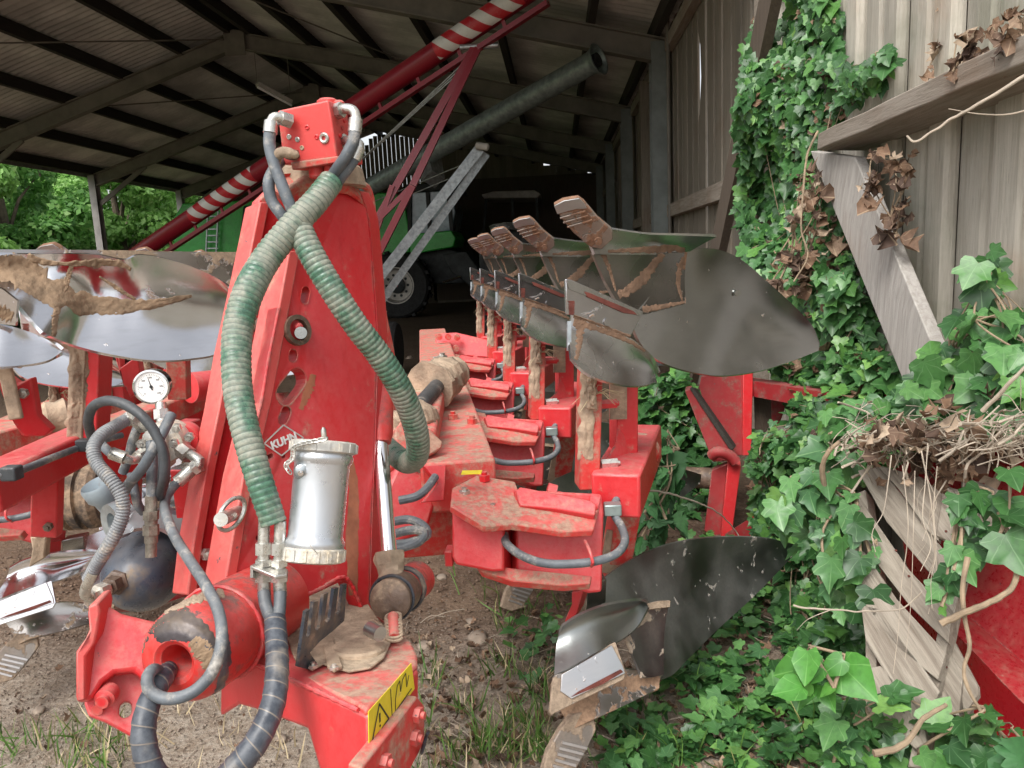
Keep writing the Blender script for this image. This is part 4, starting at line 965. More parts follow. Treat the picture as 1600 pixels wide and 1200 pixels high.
# edge flange on its left (front) edge
def flange(px_left, w, h, pl, name='front_flange'):
    """a flange standing proud of plate plane pl, outline = edge polyline widened by w pixels"""
    L = [QP(x, y, *pl) for x, y in px_left]; Rr = [QP(x+w, y+1, *pl) for x, y in px_left][::-1]
    mb = MB(); mb.prism([p+nm*.004 for p in L+Rr], -nm*h); return mb.build(name, M['pinkred'], hs1, bevel=.0025)
flange([(450, 392), (434, 480), (405, 630), (378, 742), (350, 905), (345, 935)], 17, .06, PM)
# second (outer) plate to the left, parallel to it
PL = (Q(352, 590, 1.33), PM[1])
mb = MB(); plate(mb, [(405, 312), (440, 278), (455, 300), (470, 400), (440, 560), (410, 720), (380, 860), (345, 925), (292, 930), (302, 850), (322, 730), (345, 615), (358, 550), (385, 420)], (Q(352, 590, 1.38), PM[1]), .025)
mb.build('mast_plate', M['red'], hs1, bevel=.003)
flange([(405, 316), (383, 425), (356, 548), (340, 640), (321, 730), (300, 850), (291, 930)], 15, .05, (Q(352, 590, 1.375), PM[1]))
# right hand return plate of the mast
rv = [onP(x, y, 0) for x, y in ((562, 298), (575, 332), (582, 400), (590, 520), (588, 640), (582, 800), (577, 972))]
rvb = [p+V(.006, .05, 0)*(1+.2*i/6) for i, p in enumerate(rv)]
MB().shell(rv, rvb, 30, 2, 0, V(-1, .3, 0), .014).build('mast_return', M['red'], hs1)
# cap
mb = MB(); mb.shell([onP(450, 291, .01), onP(475, 274, .01), onP(530, 272, .01), onP(562, 297, -.01)], [onP(446, 318, -.0), onP(468, 305, .005), onP(540, 303, .01), onP(570, 322, -.0)], 14, 6, -.02, AX, .05); mb.build('mast_cap', M['red_dusty'], hs1)
mb = MB(); mud = onP(500, 268, -.03); mb.lathe(mud+V(0, 0, -.03), mud+V(0, 0, .035), [(0, .085), (.5, .08), (.8, .06), (1, .045)], 24); mb.build('dust_heap', M['mud'], hs1)
MB().cyl(mud+V(0, 0, .02), mud+V(.0, 0, .07), .042, 20).build('swivel_neck', M['grease'], hs1)
# bent rod down the right side
MB().tube(crom([onP(556, 288, -.02), onP(572, 292, -.03), onP(580, 315, -.04), onP(583, 380, -.05), onP(590, 440, -.05), onP(600, 500, -.05), onP(611, 555, -.06), onP(618, 640, -.08)], 40), .008, 10).build('bent_rod', M['red_dusty'], hs1)
def oblong(x0, y0, x1, y1, r, pl, n):
    a, b = QP(x0, y0, *pl), QP(x1, y1, *pl); d = b-a; d = d.normalized() if d.length > 1e-5 else V(0, 0, 1); s = d.cross(n).normalized(); P = []
    for k in range(9): an = -math.pi/2+math.pi*k/8; P.append(b+(d*math.cos(an)+s*math.sin(an))*r)
    for k in range(9): an = math.pi/2+math.pi*k/8; P.append(a+(d*math.cos(an)+s*math.sin(an))*r)
    mb = MB(); mb.prism([p+n*.05 for p in P], -n*.12); return mb, P
SLOTS = [(478, 455, 475, 468, .0085), (458, 553, 457, 558, .0085), (464, 592, 446, 616, .019), (447, 643, 442, 655, .0095), (443, 712, 443, 713, .004), (403, 840, 403, 841, .004), (418, 715, 424, 712, .004)]
cuts = []
for q in SLOTS:
    c, P = oblong(*q, PM, nm); cuts.append(c)
cut(mast, cuts)
for q in SLOTS[:4]:
    _, P = oblong(*q[:4], q[4]*1.0, PM, nm); _, P2 = oblong(*q[:4], q[4]*1.10, PM, nm); n = len(P)
    mb = MB(); mb.add([p+nm*.0008 for p in P]+[p+nm*.0012 for p in P2]+[p-nm*.004 for p in P]+[p-nm*.004 for p in P2], [(k, (k+1) % n, (k+1) % n+n, k+n) for k in range(n)]+[(k, (k+1) % n, (k+1) % n+2*n, k+2*n) for k in range(n)]+[(k+n, (k+1) % n+n, (k+1) % n+3*n, k+3*n) for k in range(n)])
    mb.build('slot_rim', M['red_dusty'], hs1)
# pin with its washer ring and bolt
c = onP(464, 516, .004)
MB().lathe(c-nm*.004, c+nm*.006, [(0, .019), (0, .027), (1, .027), (1, .019), (0, .019)], 32, False).build('washer_ring', M['grease'], hs1)
MB().lathe(onP(466, 512, -.01), onP(466, 512, .012), [(0, .009), (.8, .009), (1, .004)], 16).build('bolt', M['red'], hs1)
MB().cyl(onP(470, 520, -.02), onP(470, 520, .030), .0105, 20).build('pin', M['steel_dark'], hs1)
MB().cyl(Q(396, 508, 1.40), Q(432, 508, 1.36), .0125, 18).build('cross_pin', M['grease'], hs1)
MB().cyl(Q(345, 812, 1.13), Q(372, 800, 1.22), .0105, 18).build('cross_pin', M['zinc'], hs1)
c = Q(362, 803, 1.17); MB().tube([c+V(math.cos(a)*.004, 0, 0)+(V(0, .35, .93)*math.cos(a)+V(.5, .8, 0)*math.sin(a))*.024 for a in [k*2*math.pi/24 for k in range(25)]], .0035, 8, cap=False).build('retaining_ring', M['zinc'], hs1)
for (x, y) in ((321, 866),): q = QP(x, y, Q(352, 590, 1.375), PM[1]); MB().hexa(q, nm, .011, .012).build('bolt', M['zinc'], hs1)
# maker's badge: diamond outline and lettering
mb = MB(); D = [(413, 693), (443, 664), (474, 684), (440, 712)]
for i in range(4): mb.beam(onP(*D[i], .001), onP(*D[(i+1) % 4], .001), .0022, .001, nm)
mb.build('badge_outline', M['badge'] if 'badge' in M else M['white'], hs1)
def text3d(txt, p0, xdir, n, size, mat, parent, shear=0.0, name='lettering', ext=.0006, bold=0.0):
    cu = bpy.data.curves.new('t', 'FONT'); cu.body = txt; cu.size = size; cu.extrude = ext; cu.shear = shear; cu.offset = bold; cu.align_x = 'CENTER'; cu.align_y = 'CENTER'
    o = bpy.data.objects.new('t', cu); COL.objects.link(o); bpy.context.view_layer.update()
    me = bpy.data.meshes.new_from_object(o.evaluated_get(bpy.context.evaluated_depsgraph_get())); bpy.data.objects.remove(o)
    x = Vector(xdir).normalized(); z = Vector(n).normalized(); y = z.cross(x).normalized()
    mt = Matrix((x, y, z)).transposed().to_4x4(); mt.translation = Vector(p0)-parent_off(parent); me.transform(mt)
    me.materials.clear(); me.materials.append(mat); r = bpy.data.objects.new(name, me); COL.objects.link(r); r.parent = parent; return r
xd = onP(465, 679)-onP(422, 697)
text3d('KUHN', onP(444, 689, .0015), xd, nm, .019, M['white'], hs1, .0, bold=.0006)
# ---- valve block on top of the mast
F0 = [(433, 173), (513, 156), (528, 246), (443, 258)]
fp = plane3((433, 173, 1.30), (513, 156, 1.27), (443, 258, 1.32)); fn = nrm(fp)
TR = Q(541, 166, 1.36)-QP(513, 156, *fp)
mb = MB(); mb.prism(face(F0, *fp), TR); vb = mb.build('valve_block', M['pinkred'], hs1, bevel=.003)
mb = MB(); mb.prism([p+V(0, 0, -.004)+fn*.004 for p in face([(455, 250), (529, 240), (530, 250), (458, 262)], *fp)], TR*1.15+V(.01, 0, 0)); mb.build('base_flange', M['red_dusty'], hs1, bevel=.002)
for (x, y, r, h) in ((470, 166, .012, .006), (500, 156, .018, .008), (518, 158, .010, .007)):
    q = QP(x, y+2, *fp)+TR*.4; MB().lathe(q-V(0, 0, .01), q+V(0, 0, h), [(0, r), (.8, r), (1, r*.7)], 18).build('port_plug', M['pinkred'], hs1)
for (x, y, r) in ((487, 262, .014), (509, 256, .012)):
    q = QP(x, y-4, *fp)+TR*.25; MB().lathe(q-V(0, 0, .022), q, [(0, r*.8), (.15, r), (1, r)], 18).build('port_plug', M['red_dusty'], hs1)
q = QP(507, 216, *fp); MB().lathe(q-fn*.002, q+fn*.004, [(0, .009), (.7, .009), (1, .007), (.9, .004), (.2, .0035)], 20).build('port_fitting', M['zinc'], hs1)
for (x, y, r, m) in ((480, 199, .0042, 'red'), (495, 214, .0042, 'red'), (452, 214, .0045, 'zinc'), (465, 218, .0045, 'zinc'), (472, 231, .004, 'mud')):
    q = QP(x, y, *fp); MB().lathe(q-fn*.002, q+fn*.002, [(0, r), (.8, r), (1, r*.7), (.6, r*.45)], 14).build('socket_screw', M[m], hs1)
mb = MB(); mb.tube(crom(qq([(430, 262, 1.29), (432, 246, 1.275), (441, 238, 1.265), (455, 240, 1.265), (466, 243, 1.27)]), 16), [.008, .0085, .009]+[.009]*10+[.007, .007, .004], 12); mb.build('lever', M['mud'], hs1)
MB().hexa(QP(461, 242, *fp)+fn*.0, fn, .010, .02).build('lever_nut', M['grease'], hs1)
rn = TR.cross(V(0, 0, 1)); rn = rn if rn.x > 0 else -rn; rn = (rn.normalized()+V(0, -.2, 0)).normalized()
for k, (u, v) in enumerate(((.35, .25), (.7, .3), (.5, .45), (.3, .6), (.75, .6), (.55, .75), (.4, .85))):
    q = QP(513+(528-513)*v, 156+90*v, *fp)+TR*u; MB().cyl(q-rn*.002, q+rn*.003, .0035, 10).build('socket_screw', M['red'], hs1)
def fitting(path, r, name='hose_fitting', mat='zinc', hexat=0):
    mb = MB(); mb.tube(crom(qq(path), 14), r, 14)
    a, b = Q(*path[0]), Q(*path[1]); d = (b-a).normalized(); mb.tube([a-d*.004, a+d*.014], r*1.55, 6); return mb.build(name, M[mat], hs1)
fitting([(450, 188, 1.285), (438, 184, 1.275), (428, 184, 1.27), (424, 192, 1.27), (422, 206, 1.27)], .0085)
MB().cyl(Q(424, 190, 1.27), Q(422, 208, 1.27), .0115, 14).build('ferrule', M['zinc'], hs1)
MB().tube(crom(qq([(422, 203, 1.27), (421, 225, 1.27), (428, 255, 1.27), (441, 290, 1.27), (455, 325, 1.275), (470, 358, 1.29)]), 30), .0098, 14).build('hydraulic_hose', M['hose'], hs1)
MB().tube(crom(qq([(440, 250, 1.33), (430, 262, 1.30), (420, 285, 1.28), (424, 312, 1.28), (438, 333, 1.28), (455, 356, 1.29)]), 30), .0098, 14).build('hydraulic_hose', M['hose'], hs1)
fitting([(525, 174, 1.30), (540, 170, 1.29), (552, 173, 1.285), (556, 184, 1.285), (555, 200, 1.285)], .0085)
MB().cyl(Q(556, 186, 1.285), Q(554, 207, 1.285), .0115, 14).build('ferrule', M['zinc'], hs1)
MB().tube(crom(qq([(554, 205, 1.285), (552, 220, 1.28), (540, 245, 1.28), (524, 268, 1.30), (510, 290, 1.32)]), 24), .0098, 14).build('hydraulic_hose', M['hose'], hs1)
fitting([(532, 222, 1.33), (546, 220, 1.31), (560, 224, 1.30), (561, 236, 1.30), (556, 245, 1.30)], .0085)
MB().cyl(Q(561, 230, 1.30), Q(553, 249, 1.30), .0115, 14).build('ferrule', M['zinc'], hs1)
MB().tube(crom(qq([(554, 247, 1.30), (545, 260, 1.30), (533, 276, 1.31), (518, 300, 1.33)]), 24), .0098, 14).build('hydraulic_hose', M['hose'], hs1)
# ---- the two thick green ribbed hoses
def ribbed(path, rad, pitch, name, mat, amp=.026, seg=26):
    P = [Vector(p) for p in qq(path)]; L = sum((P[i+1]-P[i]).length for i in range(len(P)-1)); n = int(L/pitch*7)
    C = crom(P, n); rr = crom([V(r, 0, 0) for r in rad], n)
    l = 0; R0 = []
    for i in range(n):
        if i: l += (C[i]-C[i-1]).length
        ph = (l/pitch) % 1; R0.append(rr[i].x*(1+amp*(1-abs(ph-.5)*4 if abs(ph-.5) > .25 else 1)*1.0+.012*noise.noise(C[i]*25)))
    return MB().tube(C, R0, seg, vscale=1/pitch).build(name, M[mat], hs1, angle=80)
ribbed([(519, 282, 1.30), (492, 316, 1.275), (457, 354, 1.255), (418, 402, 1.24), (390, 452, 1.21), (373, 508, 1.19), (369, 560, 1.17), (373, 620, 1.15), (386, 682, 1.13), (404, 745, 1.12), (428, 818, 1.12)],
       [.0205, .0225, .0235, .0238, .0238, .0235, .0232, .0228, .0225, .0215, .0185], .0092, 'green_hose', 'greenhose')
ribbed([(463, 347, 1.262), (487, 398, 1.255), (521, 455, 1.26), (556, 508, 1.28), (590, 552, 1.31), (619, 596, 1.34), (640, 640, 1.38), (652, 682, 1.42), (651, 712, 1.47), (635, 722, 1.54), (612, 705, 1.64), (596, 690, 1.72)],
       [.0215, .0215, .0210, .0212, .0215, .0218, .022, .0222, .0225, .0225, .022, .022], .0090, 'green_hose', 'greenhose')
MB().tube(crom(qq([(432, 680-1, 1.254), (487-24, 348, 1.262)][1:]+[(466, 352, 1.262)]), 4), .0225, 24).build('tape_wrap', M['greenhose'], hs1)
# fittings and bracket under the left hose
for (x, y0) in ((413, 820), (438, 820)):
    d = 1.12
    mb = MB(); mb.cyl(Q(x, y0-6, d), Q(x-1, y0+28, d), .0085, 14); mb.tube([Q(x-1, y0+28, d), Q(x-1, y0+46, d)], .0125, 6); mb.cyl(Q(x-1, y0+46, d), Q(x-1, y0+70, d), .009, 12); mb.tube([Q(x-1, y0+54, d), Q(x-1, y0+64, d)], .0128, 6)
    mb.tube([Q(x-1, y0+72, d), Q(x-1, y0+88, d)], .0128, 6); mb.cyl(Q(x-1, y0+88, d), Q(x, y0+112, d), .0095, 14)
    mb.build('hose_fitting', M['zinc'], hs1)
MB().prism([Q(391, 884, 1.10), Q(400, 879, 1.13), Q(442, 882, 1.13), Q(450, 890, 1.11), Q(449, 897, 1.095), Q(430, 900, 1.085)], V(0, 0, -.006)).build('hose_bracket', M['zinc'], hs1, bevel=.0015)
MB().prism([Q(391, 884, 1.10), Q(400, 879, 1.13), Q(400, 907, 1.13), Q(391, 903, 1.10)], V(.004, 0, 0)).build('hose_bracket', M['zinc'], hs1)
MB().tube(crom(qq([(412, 925, 1.11), (415, 945, 1.10), (425, 972, 1.09)]), 10), .0088, 12).build('hydraulic_hose', M['hose'], hs1)
MB().tube(crom(qq([(438, 925, 1.11), (437, 950, 1.10), (434, 975, 1.09)]), 10), .0088, 12).build('hydraulic_hose', M['hose'], hs1)
def wrapped(path, r0, r1, name):
    P = qq(path); C = crom(P, 110); n = len(C); pitch = .019
    rr = [r0+(r1-r0)*i/(n-1) for i in range(n)]
    return MB().tube(C, rr, 24, rf=lambda u, l: 1+.07*((l/pitch+u) % 1), vscale=1/pitch).build(name, M['wrap'], hs1, angle=60)
wrapped([(430, 968, 1.09), (432, 1005, 1.06), (433, 1045, 1.03), (427, 1098, 1.00), (406, 1150, .975), (377, 1190, .96), (335, 1232, .95), (280, 1262, .96)], .0145, .0165, 'wrapped_hose')
wrapped([(262, 1048, 1.04), (250, 1066, 1.0), (236, 1092, .975), (226, 1125, .96), (225, 1160, .95), (236, 1200, .945), (262, 1245, .95)], .013, .0155, 'wrapped_hose')
# ---- white canister with screw caps
ca, cbn = Q(489, 878, 1.135), Q(507, 690, 1.16)
ch = thing_part('document_canister', hs1, ca)
def ring(t0, t1, r): return [(t0, r*.97), (t0+.004, r), (t1-.004, r), (t1, r*.97)]
MB().lathe(ca, cbn, [(.10, .036)]+[(.12, .0425), (.14, .0435), (.17, .0435), (.20, .0405), (.215, .0400), (.80, .0408), (.815, .0418), (.83, .044), (.87, .045), (.90, .043), (.93, .040)], 48).build('body', M['alu'], ch)
def knurl(t0, t1, r, nm_, top=False):
    ax_ = (cbn-ca); mb = MB(); pr = [(t0, r*.90), (t0+.012, r), (t1-.012, r), (t1, r*.94)]
    if top: pr += [(t1+.004, r*.6), (t1+.002, .001)]
    mb.lathe(ca, cbn, pr, 48)
    t = ax_.normalized(); u = t.orthogonal().normalized(); w = t.cross(u)
    for k in range(16):
        a = 2*math.pi*k/16; o = (u*math.cos(a)+w*math.sin(a)); mb.beam(ca+ax_*(t0+.015)+o*r, ca+ax_*(t1-.015)+o*r, .006, .003, o)
    return mb.build(nm_, M['zinccap'], ch)
M['zinccap'] = simple('dusty_cast_cap', (.55,.54,.50), .5, .4, .15, 30, .3, .5, (.50,.44,.34))
knurl(.0, .12, .0455, 'bottom_cap'); knurl(.90, 1.0, .0495, 'top_cap', True)
a = cbn; MB().lathe(a, a+V(0, 0, .022), [(0, .006), (.3, .006), (.35, .004), (.8, .004), (1, .002)], 12).build('stud', M['zinc'], ch)
for (x, y) in ((471, 737), (461, 850)):
    q = Q(x, y, 1.118); MB().lathe(q+AX*.012, q-AX*.004, [(0, .013), (.8, .011), (1, .006)], 16).build('clamp_ear', M['galv'], ch); MB().hexa(q-AX*.004, -AX, .0045, .005).build('bolt', M['chrome'], ch)
mb = MB(); chn = crom(qq([(507, 686, 1.10), (490, 690, 1.10), (472, 694, 1.105), (459, 700, 1.11), (457, 716, 1.11), (447, 727, 1.11), (453, 738, 1.11)]), 22)
for i in range(21):
    m_ = (chn[i]+chn[i+1])/2; d = (chn[i+1]-chn[i]).normalized(); s_ = d.cross(V(0, -1, 0) if i % 2 else V(.3, -.4, .8)).normalized()
    mb.tube([m_+d*math.cos(t)*.0062+s_*math.sin(t)*.003 for t in [k*math.pi/5 for k in range(11)]], .0009, 5, cap=False)
mb.build('chain', M['zinc'], ch)
MB().tube(crom(qq([(478, 842, 1.085), (487, 855, 1.08), (497, 866, 1.085)]), 8), .0006, 5).build('wire', M['zinc'], ch)
# ---- cross shaft: fat tube with bored domed end
e0, e1 = Q(272, 1036, 1.02), Q(425, 935, 1.28)
shf = MB().lathe(e0, e1, [(.30, .001), (.30, .016), (.06, .020), (.02, .023), (.0, .030), (.004, .042), (.03, .054), (.09, .063), (.16, .0665), (.40, .0668), (.405, .070), (.44, .070), (.445, .0668), (1, .0668)], 56).build('cross_shaft', M['scrape'], hs1)
mudribbon([(214, 1035, 12), (216, 990, 26), (236, 968, 44), (270, 975, 62), (305, 985, 54), (328, 1010, 30), (338, 1040, 8)], hs1, 'greypatch', .0006, 21, [shf], 'bare_patch', rag=.5)
mudribbon([(300, 1000, 20), (322, 1022, 34), (326, 1050, 12)], hs1, 'mudtan', .0012, 22, [shf])
mudribbon([(300, 1105, 8), (335, 1090, 12), (348, 1060, 14), (356, 1020, 12), (350, 985, 8)], hs1, 'greypatch', .0008, 23, [shf], 'grease_smear')
mudribbon([(255, 955, 10), (300, 938, 14), (350, 925, 16)], hs1, 'mud', .0015, 24, [shf])
MB().cyl(Q(256, 1048, 1.03), Q(262, 1040, 1.06), .010, 12).build('hose_fitting', M['grease'], hs1)
# left bracket
pb = plane3((140, 950, 1.12), (260, 1000, 1.14), (140, 1120, 1.06))
mb = MB(); plate(mb, [(137, 950), (150, 943), (168, 945), (190, 958), (222, 966), (250, 972), (285, 1010), (285, 1085), (236, 1075), (210, 1048), (178, 1052), (160, 1066), (145, 1092), (119, 1095), (119, 1022), (133, 1005), (141, 992)], pb, .03); mb.build('lug_plate', M['red'], hs1, bevel=.006)
mb = MB(); plate(mb, [(135, 1075), (200, 1040), (245, 1070), (238, 1120), (208, 1152), (165, 1128), (138, 1118), (132, 1100)], (pb[0]+AX*.05, pb[1]), .02)
o = mb.build('inner_lug', M['red'], hs1, bevel=.003); cc, _ = oblong(196, 1105, 196, 1112, .008, (pb[0]+AX*.05, pb[1]), nrm(pb)); cut(o, [cc])
MB().prism(qq([(137, 948, 1.10), (152, 942, 1.10), (156, 958, 1.10), (152, 985, 1.09), (147, 1005, 1.08), (134, 1026, 1.07), (134, 1095, 1.06), (119, 1098, 1.05), (118, 1020, 1.065), (132, 1000, 1.075), (139, 985, 1.085)]), AX*.05).build('lug_flange', M['pinkred'], hs1, bevel=.003)
q = Q(172, 1080, 1.10); MB().lathe(q, q-AX*.03, [(0, .014), (.7, .014), (.75, .009), (1, .009)], 18).build('bolt', M['red'], hs1)
q = Q(155, 1105, 1.10); MB().cyl(q, q-AX*.008, .008, 14).build('bolt', M['pinkred'], hs1)
# ---- beam casting running from the shaft to the box at lower right
PF = plane3((345, 1030, 1.20), (577, 1122, .975), (575, 1235, .985)); nf = nrm(PF)
DV = Q(655, 1040, 1.13)-Q(577, 1112, .975)
mb = MB(); mb.prism(face([(345, 1012), (400, 1037), (470, 1068), (560, 1110), (577, 1118), (577, 1250), (512, 1250), (480, 1140), (404, 1111), (372, 1102), (343, 1121)], *PF), DV)
mb.build('headstock_box', M['red_clean'], hs1, bevel=.006)
TP = plane3((350, 1022, 1.20), (577, 1116, .972), (656, 1044, 1.128)); nt = nrm(TP)
mb = MB(); plate(mb, [(340, 940), (400, 915), (455, 930), (545, 890), (582, 955), (622, 984), (643, 1003), (652, 1022), (652, 1038), (636, 1053), (579, 1104), (572, 1108), (560, 1100), (470, 1056), (400, 1032), (345, 1022)], (TP[0]+nt*.004, TP[1]), .012); mb.build('top_plate', M['red_dusty'], hs1, bevel=.004)
mb = MB(); m_ = face([(352, 915), (455, 925), (545, 890), (574, 945), (590, 968), (604, 985), (612, 1003), (600, 1030), (580, 1046), (545, 1052), (522, 1046), (505, 1040), (488, 1049), (474, 1044), (460, 1032), (448, 1000), (436, 962), (400, 950)], TP[0]+nt*.0075, TP[1]); mb.prism(m_, nt*.004); mb.build('dried_mud', M['mudflat'] if 'mudflat' in M else M['mud'], hs1, bevel=.0015)
def onT(x, y, h=0): return QP(x, y, TP[0]+nt*(.0115+h), TP[1])
c = onT(560, 1016); MB().lathe(c, c+nt*.007, [(0, .042), (.6, .0415), (1, .038)], 40).build('round_cover', M['mud'], hs1)
mb = MB(); mb.prism([onT(*p) for p in ((520, 1000), (535, 1045), (522, 1052), (512, 1046), (506, 1015))], nt*.005); mb.build('cover_lug', M['mud'], hs1, bevel=.0015)
for (x, y) in ((489, 1043), (522, 1046)): MB().hexa(onT(x, y, .002), nt, .007, .004).build('bolt', M['zinc'], hs1)
KP = plane3((470, 1038, 1.075), (540, 965, 1.19), (485, 952, 1.07))
mb = MB(); plate(mb, [(466, 1042), (486, 1047), (500, 1043), (484, 1020), (500, 1002), (520, 986), (538, 970), (542, 912), (536, 914), (531, 956), (527, 961), (524, 958), (529, 918), (522, 920), (516, 967), (511, 973), (507, 969), (513, 926), (506, 929), (500, 980), (495, 985), (491, 981), (498, 938), (490, 941), (484, 992), (480, 996), (477, 990), (484, 952), (478, 956), (471, 1005)], KP, .005); mb.build('hose_comb', M['black'], hs1, smooth=False)
# right face: yellow warning sticker with pictograms
_a, _b = QP(577, 1122, *PF), QP(577, 1240, *PF); SP = (_a, (_b-_a).cross(DV).normalized()); sn = nrm(SP); SP = (SP[0]+sn*.001, SP[1])
mb = MB(); plate(mb, [(576, 1112), (643, 1036), (648, 1076), (577, 1174)], SP, .001); sk = mb.build('warning_sticker', M['yellow'], hs1)
def bil(u, v):
    a, b, c, d = [Vector((x, y, 0)) for x, y in ((576, 1112), (643, 1036), (648, 1076), (577, 1174))]; p = (a.lerp(b, u)).lerp(d.lerp(c, u), v); return QP(p.x, p.y, SP[0]+sn*.0008, SP[1])
def line(pts, w=.0016): 
    mb = MB()
    for i in range(len(pts)-1): mb.beam(bil(*pts[i]), bil(*pts[i+1]), w, .0005, sn)
    return mb
line([(.06, .9), (.25, .12), (.44, .84), (.06, .9)], .0022).build('pictogram', M['ink'], sk)
line([(.25, .38), (.25, .62)], .003).build('pictogram', M['ink'], sk); line([(.25, .70), (.25, .75)], .003).build('pictogram', M['ink'], sk)
line([(.58, .95), (.60, .55), (.66, .2), (.72, .14), (.72, .5), (.78, .2), (.86, .12), (.85, .6), (.92, .3)], .0012).build('pictogram', M['ink'], sk)
line([(.51, .06), (.51, .96)], .001).build('pictogram', M['ink'], sk); line([(.56, .9), (.94, .86)], .0012).build('pictogram', M['ink'], sk)
FP = (SP[0]+sn*.014, SP[1]); fnn = nrm(FP)
mb = MB(); plate(mb, [(566, 1198), (652, 1088), (664, 1102), (664, 1160), (640, 1205), (600, 1262), (566, 1262)], FP, .02); mb.build('side_flange', M['red_dusty'], hs1, bevel=.003)
for (x, y) in ((649, 1116), (645, 1152), (598, 1190), (612, 1215)): MB().hexa(QP(x, y, *FP), fnn, .011, .009).build('bolt', M['pinkred'], hs1)
q = Q(663, 1150, 1.10); MB().tube([q+V(math.cos(a)*.005, math.sin(a)*.014, math.cos(a)*.014-.01) for a in [k*.4 for k in range(14)]], .0025, 8).build('linch_ring', M['black'], hs1)
# ---- chromed ram beside the mast and its muddy foot
MB().cyl(Q(594, 690, 1.50), Q(608, 872, 1.40), .0150, 28).build('ram_rod', M['chrome'], hs1)
MB().lathe(Q(597, 560, 1.57), Q(595, 692, 1.50), [(0, .024), (.9, .024), (.95, .021), (1, .02)], 24).build('ram_barrel', M['scrape'], hs1)
mud_strip([(608, 862, 1.39), (610, 890, 1.38), (612, 915, 1.36)], [.02, .026, .03], hs1)
f0, f1 = Q(607, 938, 1.30), Q(655, 903, 1.50)
MB().lathe(f0, f1, [(0, .012), (.02, .028), (.08, .033), (.3, .034), (.9, .036), (.97, .030), (1, .01)], 30).build('foot_tube', M['scrape'], hs1)
MB().lathe(f0-AX*.004, f0.lerp(f1, .42), [(0, .012), (.04, .030), (.1, .0355), (.9, .0365), (1, .034)], 30).build('dried_mud', M['grease'], hs1)
for t in (.1, .45, .5):
    c = f0.lerp(f1, t); ax_ = (f1-f0).normalized(); u = ax_.orthogonal().normalized(); w = ax_.cross(u)
    MB().tube([c+(u*math.cos(a)+w*math.sin(a))*(.0375+.0012*noise.noise(V(a*3, t, 0))) for a in [k*2*math.pi/36 for k in range(37)]], .0034, 7, cap=False).build('grease_ring', M['black'], hs1)
s0_, s1_ = Q(614, 962, 1.27), Q(616, 997, 1.22)
mb = MB(); C = []
for i in range(120): t = i/119; a = t*2*math.pi*7; C.append(s0_.lerp(s1_, t)+V(math.cos(a), math.sin(a), 0)*.0125)
mb.tube(C, .0026, 6); mb.build('spring', M['mud'], hs1); MB().cyl(s0_, s1_, .009, 12).build('spring_core', M['red_dusty'], hs1)
MB().cyl(Q(577, 982, 1.17), Q(594, 991, 1.15), .0115, 20).build('roller', M['steel_dark'], hs1)

# ================================================================ ACCUMULATOR, GAUGE AND HOSES
ac = thing_part('hydraulic_accumulator', pl1, Q(215, 890, 1.4))
a0, a1 = Q(208, 916, 1.36), Q(262, 842, 1.72)
MB().lathe(a0, a1, [(0, .004), (.01, .022), (.05, .042), (.12, .060), (.22, .072), (.34, .0775), (.45, .0785), (.60, .0785), (.9, .0785), (1, .06)], 48).build('sphere', M['accum'] if 'accum' in M else M['black'], ac)
mb = MB(); mb.shell(qq([(196, 812, 1.42), (215, 800, 1.5), (260, 806, 1.55), (302, 818, 1.58)]), qq([(184, 838, 1.36), (215, 830, 1.40), (255, 832, 1.44), (292, 868, 1.46)]), 14, 6, -.004, AX, .006); mb.build('top_strap', M['alu'], ac)
b0, b1_ = Q(152, 928, 1.28), Q(196, 902, 1.40)
MB().lathe(b0, b1_, [(0, .010), (.35, .010), (.36, .016), (.6, .016), (.62, .022), (1, .022)], 6).build('end_boss', M['grease'], ac)
MB().lathe(Q(143, 932, 1.26), Q(168, 920, 1.30), [(0, .009), (.3, .009), (.32, .015), (.8, .015), (.82, .01), (1, .01)], 6).build('hose_fitting', M['zinc'], ac)
def hz_(path, r, n=40, mat='hose', nm_='hydraulic_hose'): return MB().tube(crom(qq(path), n), r, 14).build(nm_, M[mat], ac)
hz_([(252, 1050, 1.03), (238, 1047, .985), (230, 1060, .97), (235, 1080, .965), (262, 1092, .96), (300, 1082, .965), (330, 1052, .98), (346, 1005, 1.0), (342, 958, 1.03), (322, 915, 1.07), (298, 878, 1.12), (273, 838, 1.18), (259, 802, 1.24), (258, 782, 1.27), (268, 764, 1.29), (283, 748, 1.30)], .0078, 90)
mbx = MB().cyl(Q(277, 754, 1.30), Q(300, 733, 1.31), .0115, 14); mbx.build('ferrule', M['zinc'], ac)
mb = MB(); mb.tube(crom(qq([(298, 735, 1.31), (308, 728, 1.31), (312, 720, 1.31), (304, 714, 1.315), (288, 704, 1.33)]), 12), .009, 12); mb.tube([Q(296, 712, 1.32), Q(281, 700, 1.335)], .0145, 6); mb.tube([Q(311, 727, 1.31), Q(303, 733, 1.31)], .0135, 6); mb.build('hose_fitting', M['zinc'], ac)
